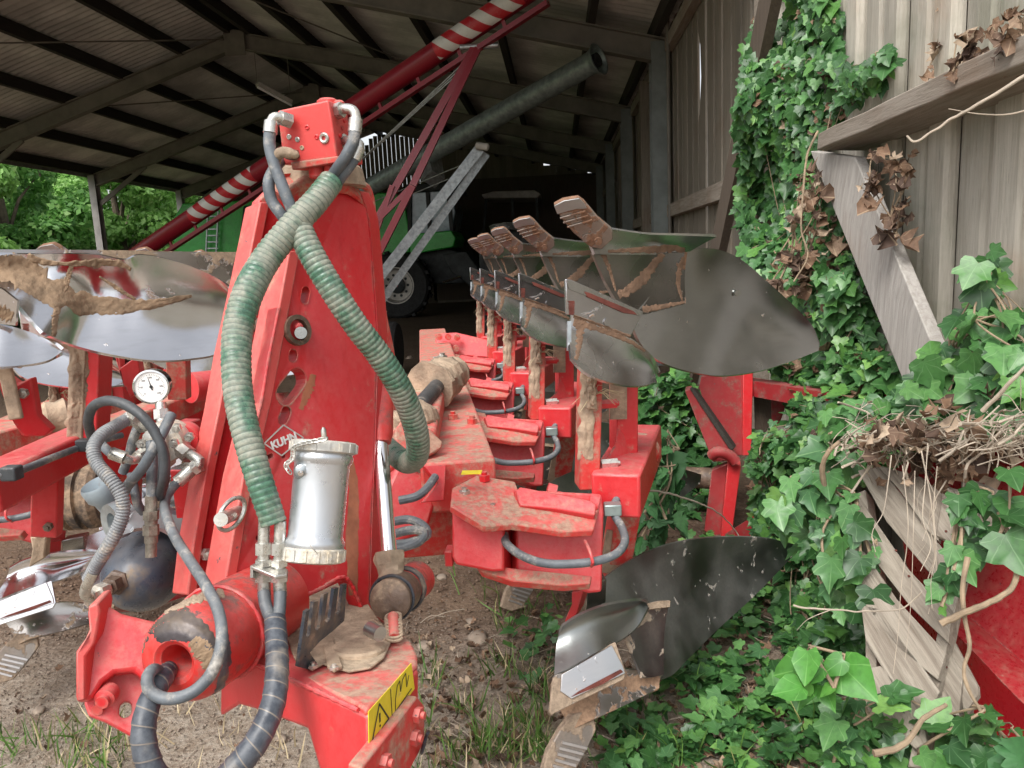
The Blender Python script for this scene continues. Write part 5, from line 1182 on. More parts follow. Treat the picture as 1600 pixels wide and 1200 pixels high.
# ribbed grey conduit
o = ribbed([(199, 655, 1.30), (180, 666, 1.27), (158, 680, 1.24), (146, 700, 1.22), (152, 724, 1.21), (174, 750, 1.20), (190, 775, 1.20), (192, 802, 1.20), (182, 830, 1.20), (166, 858, 1.20), (150, 884, 1.21), (139, 905, 1.22)], [.0100]*12, .0046, 'ribbed_conduit', 'conduit', .07, 14)
o.parent = ac; o.location = hs1.location-ac.location
hz_([(146, 893, 1.21), (137, 912, 1.22), (133, 928, 1.24), (142, 935, 1.26)], .0085, 12, 'zinc', 'hose_fitting')
MB().cyl(Q(196, 658, 1.30), Q(206, 650, 1.30), .0115, 12).build('ferrule', M['zinc'], ac)
mb = MB(); mb.tube([Q(204, 651, 1.30), Q(214, 655, 1.31)], .0125, 6); mb.tube([Q(212, 655, 1.31), Q(226, 668, 1.33)], .0120, 6); mb.build('hose_fitting', M['zinc'], ac)
hz_([(150, 700, 1.36), (141, 675, 1.32), (138, 655, 1.28), (146, 635, 1.25), (168, 626, 1.23), (195, 632, 1.22), (223, 651, 1.21), (243, 677, 1.21), (256, 710, 1.21), (257, 745, 1.22), (250, 775, 1.26)], .0082, 60, 'rubber')
hz_([(268, 648, 1.24), (256, 672, 1.22), (240, 702, 1.21), (222, 732, 1.22), (200, 758, 1.26), (192, 775, 1.32)], .0085)
hz_([(215, 668, 1.34), (207, 690, 1.33), (202, 712, 1.33), (192, 738, 1.34)], .008, 20)
hz_([(236, 690, 1.26), (238, 720, 1.25), (237, 750, 1.25), (237, 778, 1.25)], .0085, 16)
hz_([(205, 740, 1.34), (211, 770, 1.33), (216, 790, 1.33), (224, 800, 1.34)], .0078, 16)
hz_([(246, 690, 1.30), (250, 730, 1.29), (246, 780, 1.30)], .008, 16, 'rubber')
hz_([(155, 690, 1.30), (166, 702, 1.27), (178, 712, 1.26)], .0075, 12)
mb = MB(); mb.cyl(Q(174, 708, 1.26), Q(196, 716, 1.26), .0105, 14); mb.tube(crom(qq([(194, 715, 1.26), (208, 719, 1.27), (222, 712, 1.29)]), 8), .0075, 12); mb.tube([Q(214, 716, 1.28), Q(226, 708, 1.30)], .0115, 6); mb.build('hose_fitting', M['zinc'], ac)
mb = MB(); d = 1.25
for (ya, yb, r, sg) in ((775, 800, .0095, 14), (798, 812, .0125, 6), (810, 822, .010, 14), (820, 836, .0130, 6), (834, 848, .0105, 14), (846, 870, .0088, 14)): mb.tube([Q(236, ya, d), Q(236, yb, d)], r, sg)
mb.build('quick_coupling', M['dirtyzinc'] if 'dirtyzinc' in M else M['zinc'], ac)
# manifold behind the hoses
c = Q(262, 690, 1.34); MB().lathe(c+AX*.03, c-AX*.02, [(0, .034), (.85, .034), (1, .031)], 32).build('manifold_body', M['zinccap'], ac)
c2 = Q(285, 688, 1.36); MB().lathe(c2+AX*.03, c2+AX*.0, [(0, .028), (1, .026)], 28).build('manifold_cap', M['red'], ac)
MB().prism(qq([(222, 680, 1.31), (240, 662, 1.31), (258, 664, 1.31), (262, 735, 1.31), (236, 745, 1.31), (216, 720, 1.31)]), AX*.05).build('manifold_block', M['zinccap'], ac, bevel=.003)
for (x, y) in ((222, 693), (219, 712), (273, 692), (277, 668), (297, 682), (245, 730)): q = Q(x, y, 1.305); MB().hexa(q, -AX, .0085, .008).build('bolt', M['zinc'], ac)
g = Q(237, 604, 1.36)
gd = (CP+V(-.35, 0, -.2)-g).normalized()
gz = MB().lathe(g-gd*.030, g+gd*.006, [(0, .022), (.02, .0285), (.8, .0285), (.82, .0305), (.98, .0305), (1, .0275), (.93, .0268)], 44).build('gauge_case', M['gaugecase'] if 'gaugecase' in M else M['chrome'], ac)
face_ = MB().lathe(g, g+gd*.0035, [(0, .0268), (1, .0268)], 44).build('gauge_face', M['white'], gz)
gx_ = V(0, 0, 1).cross(gd).normalized(); gy = gd.cross(gx_)
mk = MB()
for k in range(37):
    a = R(225-k*7.5); o = gx_*math.cos(a)+gy*math.sin(a); l = .0035 if k % 6 == 0 else .002; mk.beam(g+gd*.0037+o*.0225, g+gd*.0037+o*(.0225-l), .0005, .0003, gd)
for k in range(7):
    a = R(225-k*45); o = gx_*math.cos(a)+gy*math.sin(a); text3d(str(k*100), g+gd*.0037+o*.0165, gx_, gd, .0042, M['ink'], gz, name='gauge_numeral', ext=.0001)
mk.build('gauge_scale', M['ink'], gz)
a = R(103); o = gx_*math.cos(a)+gy*math.sin(a)
MB().beam(g+gd*.0042-o*.006, g+gd*.0042+o*.019, .0022, .0005, gd, taper=.2).cyl(g+gd*.0036, g+gd*.0052, .0028, 14).build('needle', M['ink'], gz)
mb = MB(); mb.tube([Q(251, 630, 1.37), Q(254, 665, 1.36)], .0095, 14); mb.tube([Q(252, 640, 1.368), Q(253, 655, 1.365)], .0135, 6); mb.build('gauge_stem', M['zinc'], ac)
MB().beam(Q(280, 735, 1.42), Q(290, 808, 1.46), .03, .006, AX).build('bracket_bar', M['red'], ac)
# grey coupling cap lying behind
c = Q(158, 780, 1.62); MB().lathe(c+V(.01, .02, -.03), c+V(-.005, -.0, .035), [(0, .022), (.4, .026), (.55, .034), (.9, .036), (1, .033), (.9, .030), (.5, .02), (.45, .002)], 28, False).build('coupling_cap', M['capgrey'] if 'capgrey' in M else M['galv'], ac)
c = Q(172, 818, 1.5); MB().lathe(c+V(.02, .03, 0), c, [(0, .038), (.5, .04), (1, .038), (.9, .02), (.2, .018), (.2, .002)], 28, False).build('flange', M['galv'], ac)

mudribbon([(540, 690, 10), (552, 760, 18), (550, 850, 20), (552, 930, 14)], hs1, 'mudwash', .0003, 25, [mast], 'mud_stain', rag=.25)
mudribbon([(470, 640, 6), (485, 600, 14), (490, 585, 8)], hs1, 'mudwash', .0004, 26, [mast], 'mud_stain')

def weld(path, r=.0035, mat='red'):
    P = crom(path, 60); MB().tube(P, [r*(1+.22*math.sin(i*1.9)+.25*noise.noise(P[i]*80)) for i in range(60)], 8).build('weld_bead', M[mat], hs1)
weld([onP(350, 925, .002), onP(400, 905, .002), onP(455, 940, .002)]); weld([onP(455, 940, .002), onP(500, 920, .002), onP(540, 903, .002), onP(573, 970, .002)])
ax0 = (e1-e0).normalized(); u0 = ax0.orthogonal().normalized(); w0 = ax0.cross(u0); c0_ = e0.lerp(e1, .405)
weld([c0_+(u0*math.cos(a)+w0*math.sin(a))*.0695 for a in [k*2*math.pi/40 for k in range(41)]], .003)
weld([onP(436, 482, .003), onP(420, 560, .003), onP(408, 632, .003), onP(392, 690, .003)], .0025)
weld([QP(345, 1012, *PF)+nf*.001, QP(400, 1037, *PF)+nf*.001, QP(470, 1068, *PF)+nf*.001, QP(560, 1109, *PF)+nf*.001], .003)
# ================================================================ THE SECOND PLOUGH (same make, parked to the left)
TSH = -SX*1.70-AX*.10+V(0, 0, -.03)
pl2 = thing('reversible_plough', 'second red plough on the left with big mirror-bright curved boards smeared with mud', 'plough', pl1.location+TSH)
for k in range(1, 5):
    c = copy_tree(B1, pl2, STEP*k)
    for ch in c.children:
        nme = ch.name.split('.')[0]
        if nme in ('mouldboard', 'skimmer_mouldboard', 'skimmer_share'):
            ch.material_slots[0].link = 'OBJECT'; ch.material_slots[0].material = M['steel_mirror']
        elif nme in ('shin', 'share'):
            ch.material_slots[0].link = 'OBJECT'; ch.material_slots[0].material = M['steel_mirrormud']
lb = thing_part('plough_body', pl2, Q(60, 720, 1.8))
MB().shell(qq([(-90, 389, 1.80), (60, 390, 1.92), (190, 391, 2.05), (290, 393, 2.18), (392, 394, 2.34)]), qq([(-90, 430, 1.78), (60, 425, 1.92), (190, 425, 2.05), (290, 440, 2.18), (392, 470, 2.34)]), 24, 4, 0, AX, .010).build('share', M['steel_mirrormud'], lb)
lt = qq([(-60, 398, 1.72), (60, 397, 1.80), (150, 398, 1.87), (196, 406, 1.91), (217, 398, 1.93), (262, 405, 1.99), (310, 421, 2.06), (350, 442, 2.13), (392, 480, 2.22)])
lw = qq([(-60, 455, 1.66), (20, 470, 1.69), (50, 500, 1.70), (70, 520, 1.70), (115, 539, 1.80), (170, 553, 1.84), (240, 563, 1.91), (300, 560, 1.99), (345, 549, 2.06), (392, 492, 2.20)])
lmb = MB().shell(lt, lw, 54, 22, .058, AX, .009).build('mouldboard', M['steel_mirror'], lb)
L = [lmb]
mudribbon([(-60, 418, 40), (0, 418, 36), (35, 425, 50), (60, 442, 48), (100, 464, 34), (140, 476, 24), (210, 478, 14), (265, 470, 10), (300, 462, 5)], lb, 'mudtan', .0035, 11, L, n=110, K=17)
mudribbon([(42, 403, 14), (80, 411, 8), (120, 412, 6), (150, 410, 12), (185, 412, 14), (205, 421, 6)], lb, 'mudtan', .004, 12, L)
mudribbon([(112, 415, 7), (104, 440, 9), (96, 460, 12)], lb, 'mudtan', .003, 14, L)
mudribbon([(90, 480, 10), (86, 500, 11), (84, 526, 7)], lb, 'mudtan', .002, 15, L)
mudribbon([(155, 432, 3), (175, 445, 6), (195, 458, 7), (212, 468, 4)], lb, 'mudtan', .003, 16, L)
MB().shell(qq([(-90, 498, 1.62), (0, 506, 1.66), (50, 520, 1.70), (80, 534, 1.72), (96, 547, 1.73)]), qq([(-90, 572, 1.57), (0, 573, 1.61), (40, 570, 1.655), (75, 563, 1.69), (95, 551, 1.725)]), 26, 12, .010, AX, .007).build('skimmer_mouldboard', M['steel_mirror'], lb)
lsk = MB().prism(qq([(-60, 425, 1.60), (4, 452, 1.62), (27, 470, 1.64), (24, 509, 1.66), (-60, 498, 1.62)]), AX*.01).build('skimmer_share', M['steel_mirror'], lb)
mudribbon([(-30, 482, 22), (0, 488, 26), (20, 496, 16)], lb, 'mudtan', .002, 17, [lsk])
# its arms, legs and hose
mb = MB(); mb.beam(Q(-40, 775, 1.62), Q(150, 682, 2.15), .10, .085).build('arm', M['red'], lb, bevel=.008)
MB().beam(Q(140, 690, 2.1), Q(345, 605, 2.9), .10, .075).build('arm', M['red_dusty'], lb, bevel=.008)
MB().lathe(Q(296, 606, 2.5), Q(345, 600, 2.6), [(0, .05), (.85, .05), (1, .03)], 24).build('arm_tube', M['red'], lb)
MB().tube(crom(qq([(-30, 742, 1.58), (12, 740, 1.60), (40, 732, 1.66), (90, 712, 1.80), (140, 694, 1.95), (190, 680, 2.05)]), 30), .0085, 12).build('hydraulic_hose', M['hose'], lb)
for (x, y, d) in ((18, 739, 1.60), (133, 695, 1.90)): MB().box(Q(x, y, d), (.035, .03, .03)).build('hose_clip', M['rubber'], lb, bevel=.004)
MB().prism(qq([(-6, 575, 1.72), (28, 600, 1.74), (48, 590, 1.76), (58, 650, 1.78), (80, 672, 1.80), (70, 682, 1.80), (34, 682, 1.76), (20, 660, 1.74), (0, 610, 1.72)]), AX*.03).build('gusset', M['red'], lb, bevel=.004)
MB().beam(Q(8, 575, 1.70), Q(26, 655, 1.72), .03, .012, AX).build('dried_mud', M['mud'], lb, bevel=.004)
MB().beam(Q(150, 535, 1.98), Q(144, 700, 2.02), .055, .09, AX).build('leg', M['red'], lb, bevel=.004)
crust([(127, 535, 1.93), (122, 685, 1.97)], .05, .012, lb, seed=8)
MB().beam(Q(128, 535, 1.95), Q(122, 690, 1.99), .04, .05, AX).build('leg', M['mud'], lb, bevel=.004)
MB().prism(qq([(178, 553, 2.1), (186, 553, 2.1), (188, 575, 2.1), (214, 556, 2.12), (222, 600, 2.14), (204, 622, 2.12), (192, 600, 2.1)]), AX*.04).build('strut', M['red'], lb, bevel=.003)
MB().prism(qq([(258, 555, 2.2), (290, 552, 2.2), (292, 625, 2.25), (262, 625, 2.22)]), AX*.05).build('leg', M['red_dusty'], lb, bevel=.003)
MB().hexa(Q(38, 614, 1.74), -AX, .012, .012).build('bolt', M['zinc'], lb)
MB().prism(qq([(48, 742, 1.86), (91, 738, 1.9), (88, 842, 1.92), (46, 840, 1.88)]), AX*.04).build('leg', M['red'], lb, bevel=.004)
MB().prism(qq([(46, 838, 1.9), (72, 840, 1.9), (70, 872, 1.92), (44, 888, 1.9), (50, 858, 1.9)]), AX*.03).build('leg_foot', M['mud'], lb, bevel=.004)
MB().hexa(Q(77, 822, 1.9), -AX, .011, .012).build('bolt', M['grease'], lb)
MB().prism(qq([(62, 702, 2.0), (190, 655, 2.3), (200, 672, 2.3), (75, 720, 2.0)]), V(0, 0, -.02)).build('dried_mud', M['mud'], lb, bevel=.004)
MB().beam(Q(-40, 700, 2.1), Q(180, 640, 2.6), .08, .07).build('inner_arm', M['red_dusty'], lb, bevel=.006)
MB().lathe(Q(62, 655, 2.3), Q(112, 648, 2.35), [(0, .03), (.2, .05), (.5, .045), (.8, .055), (1, .03)], 20).build('knuckle', M['mud'], lb)
gw = thing_part('gauge_wheel', pl2, Q(120, 780, 2.3)); gc = Q(126, 775, 2.35)
MB().lathe(gc-SX*.07, gc+SX*.07, [(0, .05), (0, .085), (.15, .10), (.3, .102), (.33, .09), (.4, .09), (.43, .103), (.6, .103), (.63, .09), (.7, .09), (.73, .102), (.88, .10), (1, .085), (1, .05)], 32).build('tyre', M['tyremud'], gw)
MB().beam(bm0-AX*.05-SX*.03+TSH, bm1-SX*.03+TSH, .13, .16).build('main_beam', M['red_dusty'], pl2, bevel=.008)
for ch in pl1.children:
    if ch.name.split('.')[0] in ('end_plate', 'beam_top_plate'): copy_tree(ch, pl2)
# ================================================================ RED MACHINERY OVERGROWN BY IVY
def pt(d): return V(0, 1, 0)
fg = thing('farm_machine', 'faded red machine frame standing in the ivy behind the largest mouldboard', 'machine', QZ(1140, 850))
def pp_(pts, d, th, name, mat, root, bev=.004, dd=None):
    ps = [Q(x, y, d if dd is None else d+dd(x, y)) for x, y in pts]; return MB().prism(ps, V(.02, th, 0)).build(name, M[mat], root, bevel=bev)
pp_([(1095, 588), (1162, 575), (1160, 712), (1141, 712), (1104, 645), (1092, 605)], 3.9, .03, 'side_panel', 'red_old', fg)
pp_([(1161, 575), (1177, 575), (1174, 712), (1160, 712)], 3.88, .25, 'panel_edge', 'red_clean', fg)
pp_([(1070, 610), (1080, 608), (1143, 702), (1136, 720), (1114, 722)], 3.8, .10, 'slanting_bar', 'red_old', fg)
pp_([(1077, 607), (1085, 609), (1148, 700), (1142, 706)], 3.79, .05, 'bar_top', 'purlin', fg)
pp_([(1137, 722), (1158, 728), (1143, 840), (1126, 840)], 3.75, .1, 'post', 'red_clean', fg)
pp_([(1112, 735), (1136, 725), (1126, 840), (1100, 830)], 3.8, .06, 'post_face', 'red_old', fg)
MB().tube(crom(qq([(1112, 712, 3.75), (1122, 706, 3.72), (1140, 712, 3.72), (1150, 722, 3.72)]), 10), .028, 12).build('hinge_end', M['red_old'], fg)
MB().cyl(Q(1058, 745, 4.0), Q(1124, 748, 3.9), .055, 18).build('cross_pipe', M['grease'], fg)
pp_([(1177, 600), (1204, 596), (1206, 660), (1180, 700)], 4.0, .05, 'side_panel', 'darkwood', fg)
pp_([(1204, 595), (1240, 588), (1222, 650), (1206, 690)], 3.95, .05, 'side_panel', 'red_old', fg)
pp_([(1382, 606), (1398, 604), (1396, 632), (1384, 634)], 2.9, .3, 'upright', 'red', fg)
MB().beam(Q(1150, 845, 3.75), Q(1390, 700, 3.1), .1, .1).build('frame_beam', M['red_old'], fg)
MB().beam(Q(1150, 600, 4.1), Q(1390, 640, 3.1), .08, .08).build('frame_beam', M['red_old'], fg)
hp = thing('machine_hopper', 'glossy crimson red metal hopper at the right edge behind the broken pallet', 'hopper', QZ(1560, 1190))
def wallp(pts, y0, name, mat, th, bulge=0): return None
a1, a2, a3, a4 = Q(1395, 730, 2.45), Q(1470, 700, 2.35), Q(1640, 682, 2.0), Q(1700, 690, 1.9)
f1, f2, f3 = Q(1420, 905, 2.40), Q(1490, 945, 2.12), Q(1700, 1105, 1.78)
MB().shell([a1, a2, a3, a4], [f1, f2, Q(1600, 1035, 1.92), f3], 24, 10, .03, V(.3, 1, 0), .012).build('hopper_side', M['hopper'], hp)
g1, g2, g3, g4 = Q(1405, 925, 2.33), Q(1478, 975, 2.02), Q(1600, 1100, 1.80), Q(1700, 1190, 1.68)
MB().shell([f1, f2, Q(1600, 1035, 1.92), f3], [g1, g2, g3, g4], 24, 5, -.012, V(0, 0, -1), .012).build('hopper_ledge', M['hopper'], hp)
MB().shell([g1, g2, g3, g4], [Q(1420, 1100, 2.35), Q(1490, 1230, 2.0), Q(1600, 1330, 1.85), Q(1700, 1390, 1.75)], 24, 6, .01, V(.3, 1, 0), .012).build('hopper_side', M['hopper'], hp)
MB().shell([a1, a2, a3, a4], [a1+V(.25, .25, .0), a2+V(.25, .25, .0), a3+V(.3, .2, 0), a4+V(.3, .2, 0)], 10, 3, 0, V(0, 0, -1), .012).build('hopper_lid', M['hopper'], hp)
# ================================================================ BROKEN PALLET
pal = thing('broken_pallet', 'broken grey wooden pallet leaning on edge against the red hopper, strewn with dry stems', 'pallet', QZ(1430, 1195))
PP = plane3((1340, 745, 2.16), (1520, 770, 1.92), (1430, 1190, 1.66)); pn = nrm(PP)
_d = (QP(1494, 885, *PP)-QP(1372, 727, *PP)).normalized(); _e = _d.rotation_difference(V(0, 0, 1)).to_euler()
M['pallet'] = wood('pallet_wood', (.19,.155,.12), (.40,.355,.29), 2, rot=_e)
def slat(pts, h=0.0, th=.02, nme='slat', mat='pallet'):
    mb = MB(); mb.prism([QP(x, y, PP[0]+pn*h, PP[1]) for x, y in pts], -pn*th); return mb.build(nme, M[mat], pal, bevel=.002)
slat([(1340, 735), (1372, 727), (1415, 780), (1494, 885), (1484, 925), (1448, 890), (1385, 815)])
slat([(1322, 790), (1352, 792), (1420, 890), (1486, 960), (1482, 1005), (1420, 945), (1355, 860)])
slat([(1330, 850), (1350, 862), (1400, 935), (1478, 1020), (1465, 1062), (1400, 1010), (1340, 930)])
slat([(1345, 945), (1372, 950), (1440, 1040), (1468, 1080), (1450, 1120), (1400, 1080), (1352, 1000)])
slat([(1352, 1045), (1375, 1040), (1440, 1110), (1448, 1160), (1430, 1170), (1385, 1130)])
slat([(1368, 725), (1440, 745), (1476, 775), (1466, 845), (1450, 830), (1405, 765)], .012)
slat([(1474, 755), (1490, 768), (1494, 830), (1488, 848), (1462, 836), (1470, 790)], .022)
slat([(1482, 760), (1520, 772), (1522, 790), (1506, 848), (1490, 848), (1478, 800)], .008)
slat([(1505, 775), (1523, 785), (1512, 860), (1482, 1000), (1440, 1200), (1418, 1198), (1460, 1010), (1490, 860)], -.022, .045, 'edge_rail')
slat([(1340, 770), (1352, 765), (1372, 900), (1368, 1100), (1352, 1100), (1352, 900)], -.022, .06, 'edge_rail')
slat([(1462, 1030), (1478, 1015), (1505, 1050), (1498, 1118), (1462, 1112)], -.05, .09, 'block')
slat([(1478, 1008), (1490, 1000), (1527, 1070), (1528, 1085), (1505, 1118), (1500, 1060)], -.06, .02)
slat([(1502, 742), (1560, 765), (1588, 800), (1582, 852), (1560, 858), (1515, 830), (1500, 800)], -.07, .02)
mb = MB()
for (x, y, h) in ((1478, 830, .024), (1484, 800, .024), (1420, 900, .002), (1400, 860, .002), (1478, 1042, -.04)): q = QP(x, y, PP[0]+pn*h, PP[1]); MB().cyl(q-pn*.003, q+pn*.001, .003, 8).build('nail_head', M['rust'], pal)
# ================================================================ LEAVES
# ivy leaf template: petiole joint at origin, tip along +y, fan of triangles round a mid point
_o = [(0, -.02), (.16, -.13), (.34, -.12), (.42, .02), (.35, .17), (.47, .36), (.40, .46), (.26, .50), (.17, .68), (0, .92)]
_out = _o+[(-x, y) for x, y in _o[-2:0:-1]]
def template(out, fold=.16, droop=.18, c=(0, .3)):
    P = [(c[0], c[1], -.02)]+[(x, y, abs(x)*fold-droop*max(0, y-.3)**2) for x, y in out]
    n = len(out); F = [(0, 1+i, 1+(i+1) % n) for i in range(n)]
    return np.array(P), np.array(F)
T_IVY = template(_out)
_h = [(0, 0), (.28, -.10), (.46, .08), (.50, .34), (.36, .60), (.16, .82), (0, 1.0)]; T_HEART = template(_h+[(-x, y) for x, y in _h[-2:0:-1]], .2, .25)
_n = [(0, 0)]+[p for i in range(6) for p in ((.20+.12*math.sin(i*.55+.4)-.045*i*.6, .06+i*.15), (.15+.10*math.sin(i*.55+.4)-.03*i*.6, .12+i*.15))]+[(0, 1.05)]
T_NET = template(_n+[(-x, y) for x, y in _n[-2:0:-1]], .12, .3)
T_DEAD = template([(0, 0), (.30, -.05), (.38, .15), (.28, .28), (.46, .48), (.22, .60), (0, .85), (-.2, .62), (-.5, .5), (-.3, .3), (-.42, .1), (-.25, -.08)], .65, -.5)
T_BLADE = (np.array([(-.5, 0, 0), (.5, 0, 0), (-.42, .35, .0), (.42, .35, 0), (-.28, .7, -.08), (.28, .7, -.08), (0, 1, -.25)])*np.array([.05, 1, 1]), np.array([(0, 1, 3), (0, 3, 2), (2, 3, 5), (2, 5, 4), (4, 5, 6)]))
def scatter(name, T, P, N, D, S, mat, parent=None, rng=None, rough=.0, asp=1.0):
    if mat is M['dead']: rough = max(rough, .11); S = S*rng.uniform(.6, 1.3, len(S))
    """P positions (n,3), N normals, D tip directions, S sizes"""
    tv, tf = T; P = np.asarray(P, float); N = np.asarray(N, float); D = np.asarray(D, float); S = np.asarray(S, float)
    N /= np.linalg.norm(N, axis=1)[:, None]; D = D-N*(D*N).sum(1)[:, None]; D /= np.linalg.norm(D, axis=1)[:, None]+1e-9; X = np.cross(D, N)
    n = len(P); k = len(tv)
    L = np.repeat(tv[None], n, 0).copy(); L[:, :, 2] *= rng.uniform(.2, 2.0, (n, 1)); L[:, :, 0] *= rng.uniform(.8, 1.15, (n, 1))*asp
    if rough: L += rng.normal(size=L.shape)*rough
    W3 = P[:, None, :]+(X[:, None, :]*L[:, :, 0:1]+D[:, None, :]*L[:, :, 1:2]+N[:, None, :]*L[:, :, 2:3])*S[:, None, None]
    F = (tf[None]+(np.arange(n)*k)[:, None, None]).reshape(-1, 3)
    uv = np.tile(tv[tf.ravel()][:, :2], (n, 1))
    return npmesh(name, W3.reshape(-1, 3), F, mat, parent, uv=uv)
def inpoly(x, y, poly):
    c = False; j = len(poly)-1
    for i in range(len(poly)):
        if (poly[i][1] > y) != (poly[j][1] > y) and x < (poly[j][0]-poly[i][0])*(y-poly[i][1])/(poly[j][1]-poly[i][1])+poly[i][0]: c = not c
        j = i
    return c
def region(poly, n, rg, dens=None):
    xs = [p[0] for p in poly]; ys = [p[1] for p in poly]; out = []
    while len(out) < n:
        x, y = rg.uniform(min(xs), max(xs)), rg.uniform(min(ys), max(ys))
        if inpoly(x, y, poly) and (dens is None or rg.random() < dens(x, y)): out.append((x, y))
    return out
def idw(ctrl, x, y):
    s = w = 0
    for (a, b, d) in ctrl: k = 1/((a-x)**2+(b-y)**2+900)**1.2; s += k*d; w += k
    return s/w
gap = lambda sc, th, sd=0: (lambda x, y: 1.0 if noise.noise(V(x*sc, y*sc, sd)) > th else .12)
def foliage(name, label, cat, group, poly, n, ctrl, size, mats, seed, thick=.18, tmpl=None, dens=None, mode='wall', stems=14, loc=None, stem_r=.003, extra=None):
    rg = random.Random(seed); rng = np.random.default_rng(seed)
    pts = region(poly, n, rg, dens); W3 = []; 
    for (x, y) in pts:
        d = idw(ctrl, x, y)+thick*(rg.random()**1.3)-thick*.3; W3.append(Q(x, y, d))
    base = min(W3, key=lambda p: p.z)
    t = thing(name, label, cat, (base.x, base.y, max(0, base.z-.02)), group)
    P = np.array([tuple(p) for p in W3]); m = len(P)
    v = np.array(CP)-P; v /= np.linalg.norm(v, axis=1)[:, None]
    if mode == 'wall': N = v*.55+np.array([-.35, -.2, .45])+rng.normal(size=(m, 3))*.38; D = np.array([0, -.1, -1.0])+rng.normal(size=(m, 3))*.55
    elif mode == 'mound': N = v*.35+np.array([-.15, -.1, .75])+rng.normal(size=(m, 3))*.38; D = np.array([-.3, -.5, -.5])+rng.normal(size=(m, 3))*.7
    else: N = np.array([0, -.05, 1.0])+rng.normal(size=(m, 3))*.33; D = np.array([0, -.3, -.1])+rng.normal(size=(m, 3))*.8
    S = size*(.45+.95*rng.random(m)**1.3)
    pick = rng.random(m); c0 = 0; ks = mats if isinstance(mats, list) else [(mats, 1.0)]
    for (mn, fr, tp) in [(k+(None,))[:3] for k in ks]:
        sel = (pick >= c0) & (pick < c0+fr); c0 += fr
        if sel.sum() == 0: continue
        scatter('leaves' if mn != 'dead' else 'dead_leaves', tp or tmpl or T_IVY, P[sel], N[sel], D[sel], S[sel]*(.9 if mn == 'dead' else 1), M[mn], t, rng, rough=.07 if mn == 'dead' else .018)
    mb = MB()
    W3s = sorted(W3, key=lambda p: p.z)
    for k in range(stems):
        a = W3s[rg.randrange(len(W3s)//3+1)]; b = None
        path = [a]
        for _ in range(6):
            near = sorted([W3[rg.randrange(m)] for _ in range(18)], key=lambda p: (p-path[-1]-V(0, 0, .10)).length)[0]; path.append(near+V(.01, .02, 0))
        mb.tube(crom(path, 26), [stem_r*(1.4-i/26) for i in range(26)], 6)
    if stems: mb.build('stems', M['stem'], t)
    return t
GI = 'ivy climbing the wall and creeping over the old machines'
# climbing column on the corner post
CW = [(1180, 0, 5.2), (1300, 0, 3.7), (1180, 300, 5.0), (1290, 300, 3.6), (1200, 560, 4.4), (1340, 560, 3.3), (1390, 90, 3.0), (1330, 450, 3.3)]
foliage('ivy_plant', 'dense ivy climbing the shed corner post up to the top of the picture', 'ivy', GI, [(1185, -40), (1305, -40), (1315, 20), (1300, 90), (1352, 110), (1375, 78), (1397, 80), (1380, 130), (1330, 160), (1300, 215), (1262, 240), (1275, 290), (1300, 330), (1330, 420), (1360, 480), (1380, 560), (1200, 560), (1195, 480), (1160, 440), (1165, 370), (1150, 330), (1160, 260), (1150, 170), (1165, 110), (1158, 60), (1190, 20)], 3300, CW, .080, [('ivy', .74), ('ivy_pale', .21), ('dead', .05, T_DEAD)], 21, .22, stems=34, dens=gap(.028, -.22))
foliage('ivy_plant', 'withered brown ivy leaves hanging in the green ivy left of the leaning plank', 'ivy', None, [(1240, 270), (1275, 262), (1305, 330), (1310, 370), (1330, 410), (1290, 430), (1255, 450), (1215, 480), (1195, 440), (1230, 400), (1235, 340)], 95, [(1270, 300, 3.45), (1250, 450, 3.5)], .075, [('dead', 1.0, T_DEAD)], 22, .1, stems=8)
foliage('dead_vine', 'dry brown vine hanging over the upper part of the leaning plank', 'vine', None, [(1355, 225), (1440, 232), (1425, 300), (1420, 380), (1375, 375), (1350, 330), (1340, 290)], 46, [(1380, 300, 2.72), (1400, 250, 2.75)], .062, [('dead', 1.0, T_DEAD)], 23, .06, stems=7, stem_r=.0018)
foliage('dead_vine', 'brown withered leaves bunched above the thick rail at top right', 'vine', None, [(1480, 60), (1530, 40), (1600, 0), (1640, 60), (1600, 110), (1540, 100), (1480, 120)], 60, [(1500, 80, 2.3), (1600, 40, 1.95)], .055, [('dead', 1.0, T_DEAD)], 24, .08, stems=7, stem_r=.002)
foliage('dead_vine', 'thin dry vine with a few shrivelled leaves on the upper boards', 'vine', None, [(1462, 8), (1490, 5), (1482, 70), (1460, 130), (1448, 110), (1465, 60)], 13, [(1470, 60, 2.75)], .045, [('dead', 1.0, T_DEAD)], 25, .03, stems=3, stem_r=.0015)
# mass below, over the old machine
CM = [(1160, 620, 4.0), (1250, 560, 3.9), (1400, 560, 3.0), (1500, 640, 2.4), (1200, 760, 3.6), (1330, 720, 2.8), (1250, 900, 3.0), (1350, 900, 2.35), (1300, 1000, 2.5), (1180, 900, 3.3)]
_g = gap(.022, -.25, 4)
hole = lambda x, y: 0.0 if (1070 < x < 1178 and y < 835) or (1176 < x < 1238 and 590 < y < 680 and (x*7+y*3) % 5 > 1) else _g(x, y)
foliage('ivy_plant', 'broad mound of glossy ivy between the big mouldboard and the broken pallet', 'ivy', GI, [(1175, 560), (1300, 545), (1400, 560), (1440, 600), (1420, 660), (1350, 700), (1325, 750), (1325, 850), (1345, 960), (1350, 1040), (1290, 1080), (1240, 1040), (1215, 960), (1225, 880), (1190, 840), (1165, 790), (1168, 700), (1215, 650), (1240, 590)], 3600, CM, .074, [('ivy', .66), ('ivy_pale', .28), ('dead', .06, T_DEAD)], 31, .45, dens=hole, mode='mound', stems=40)
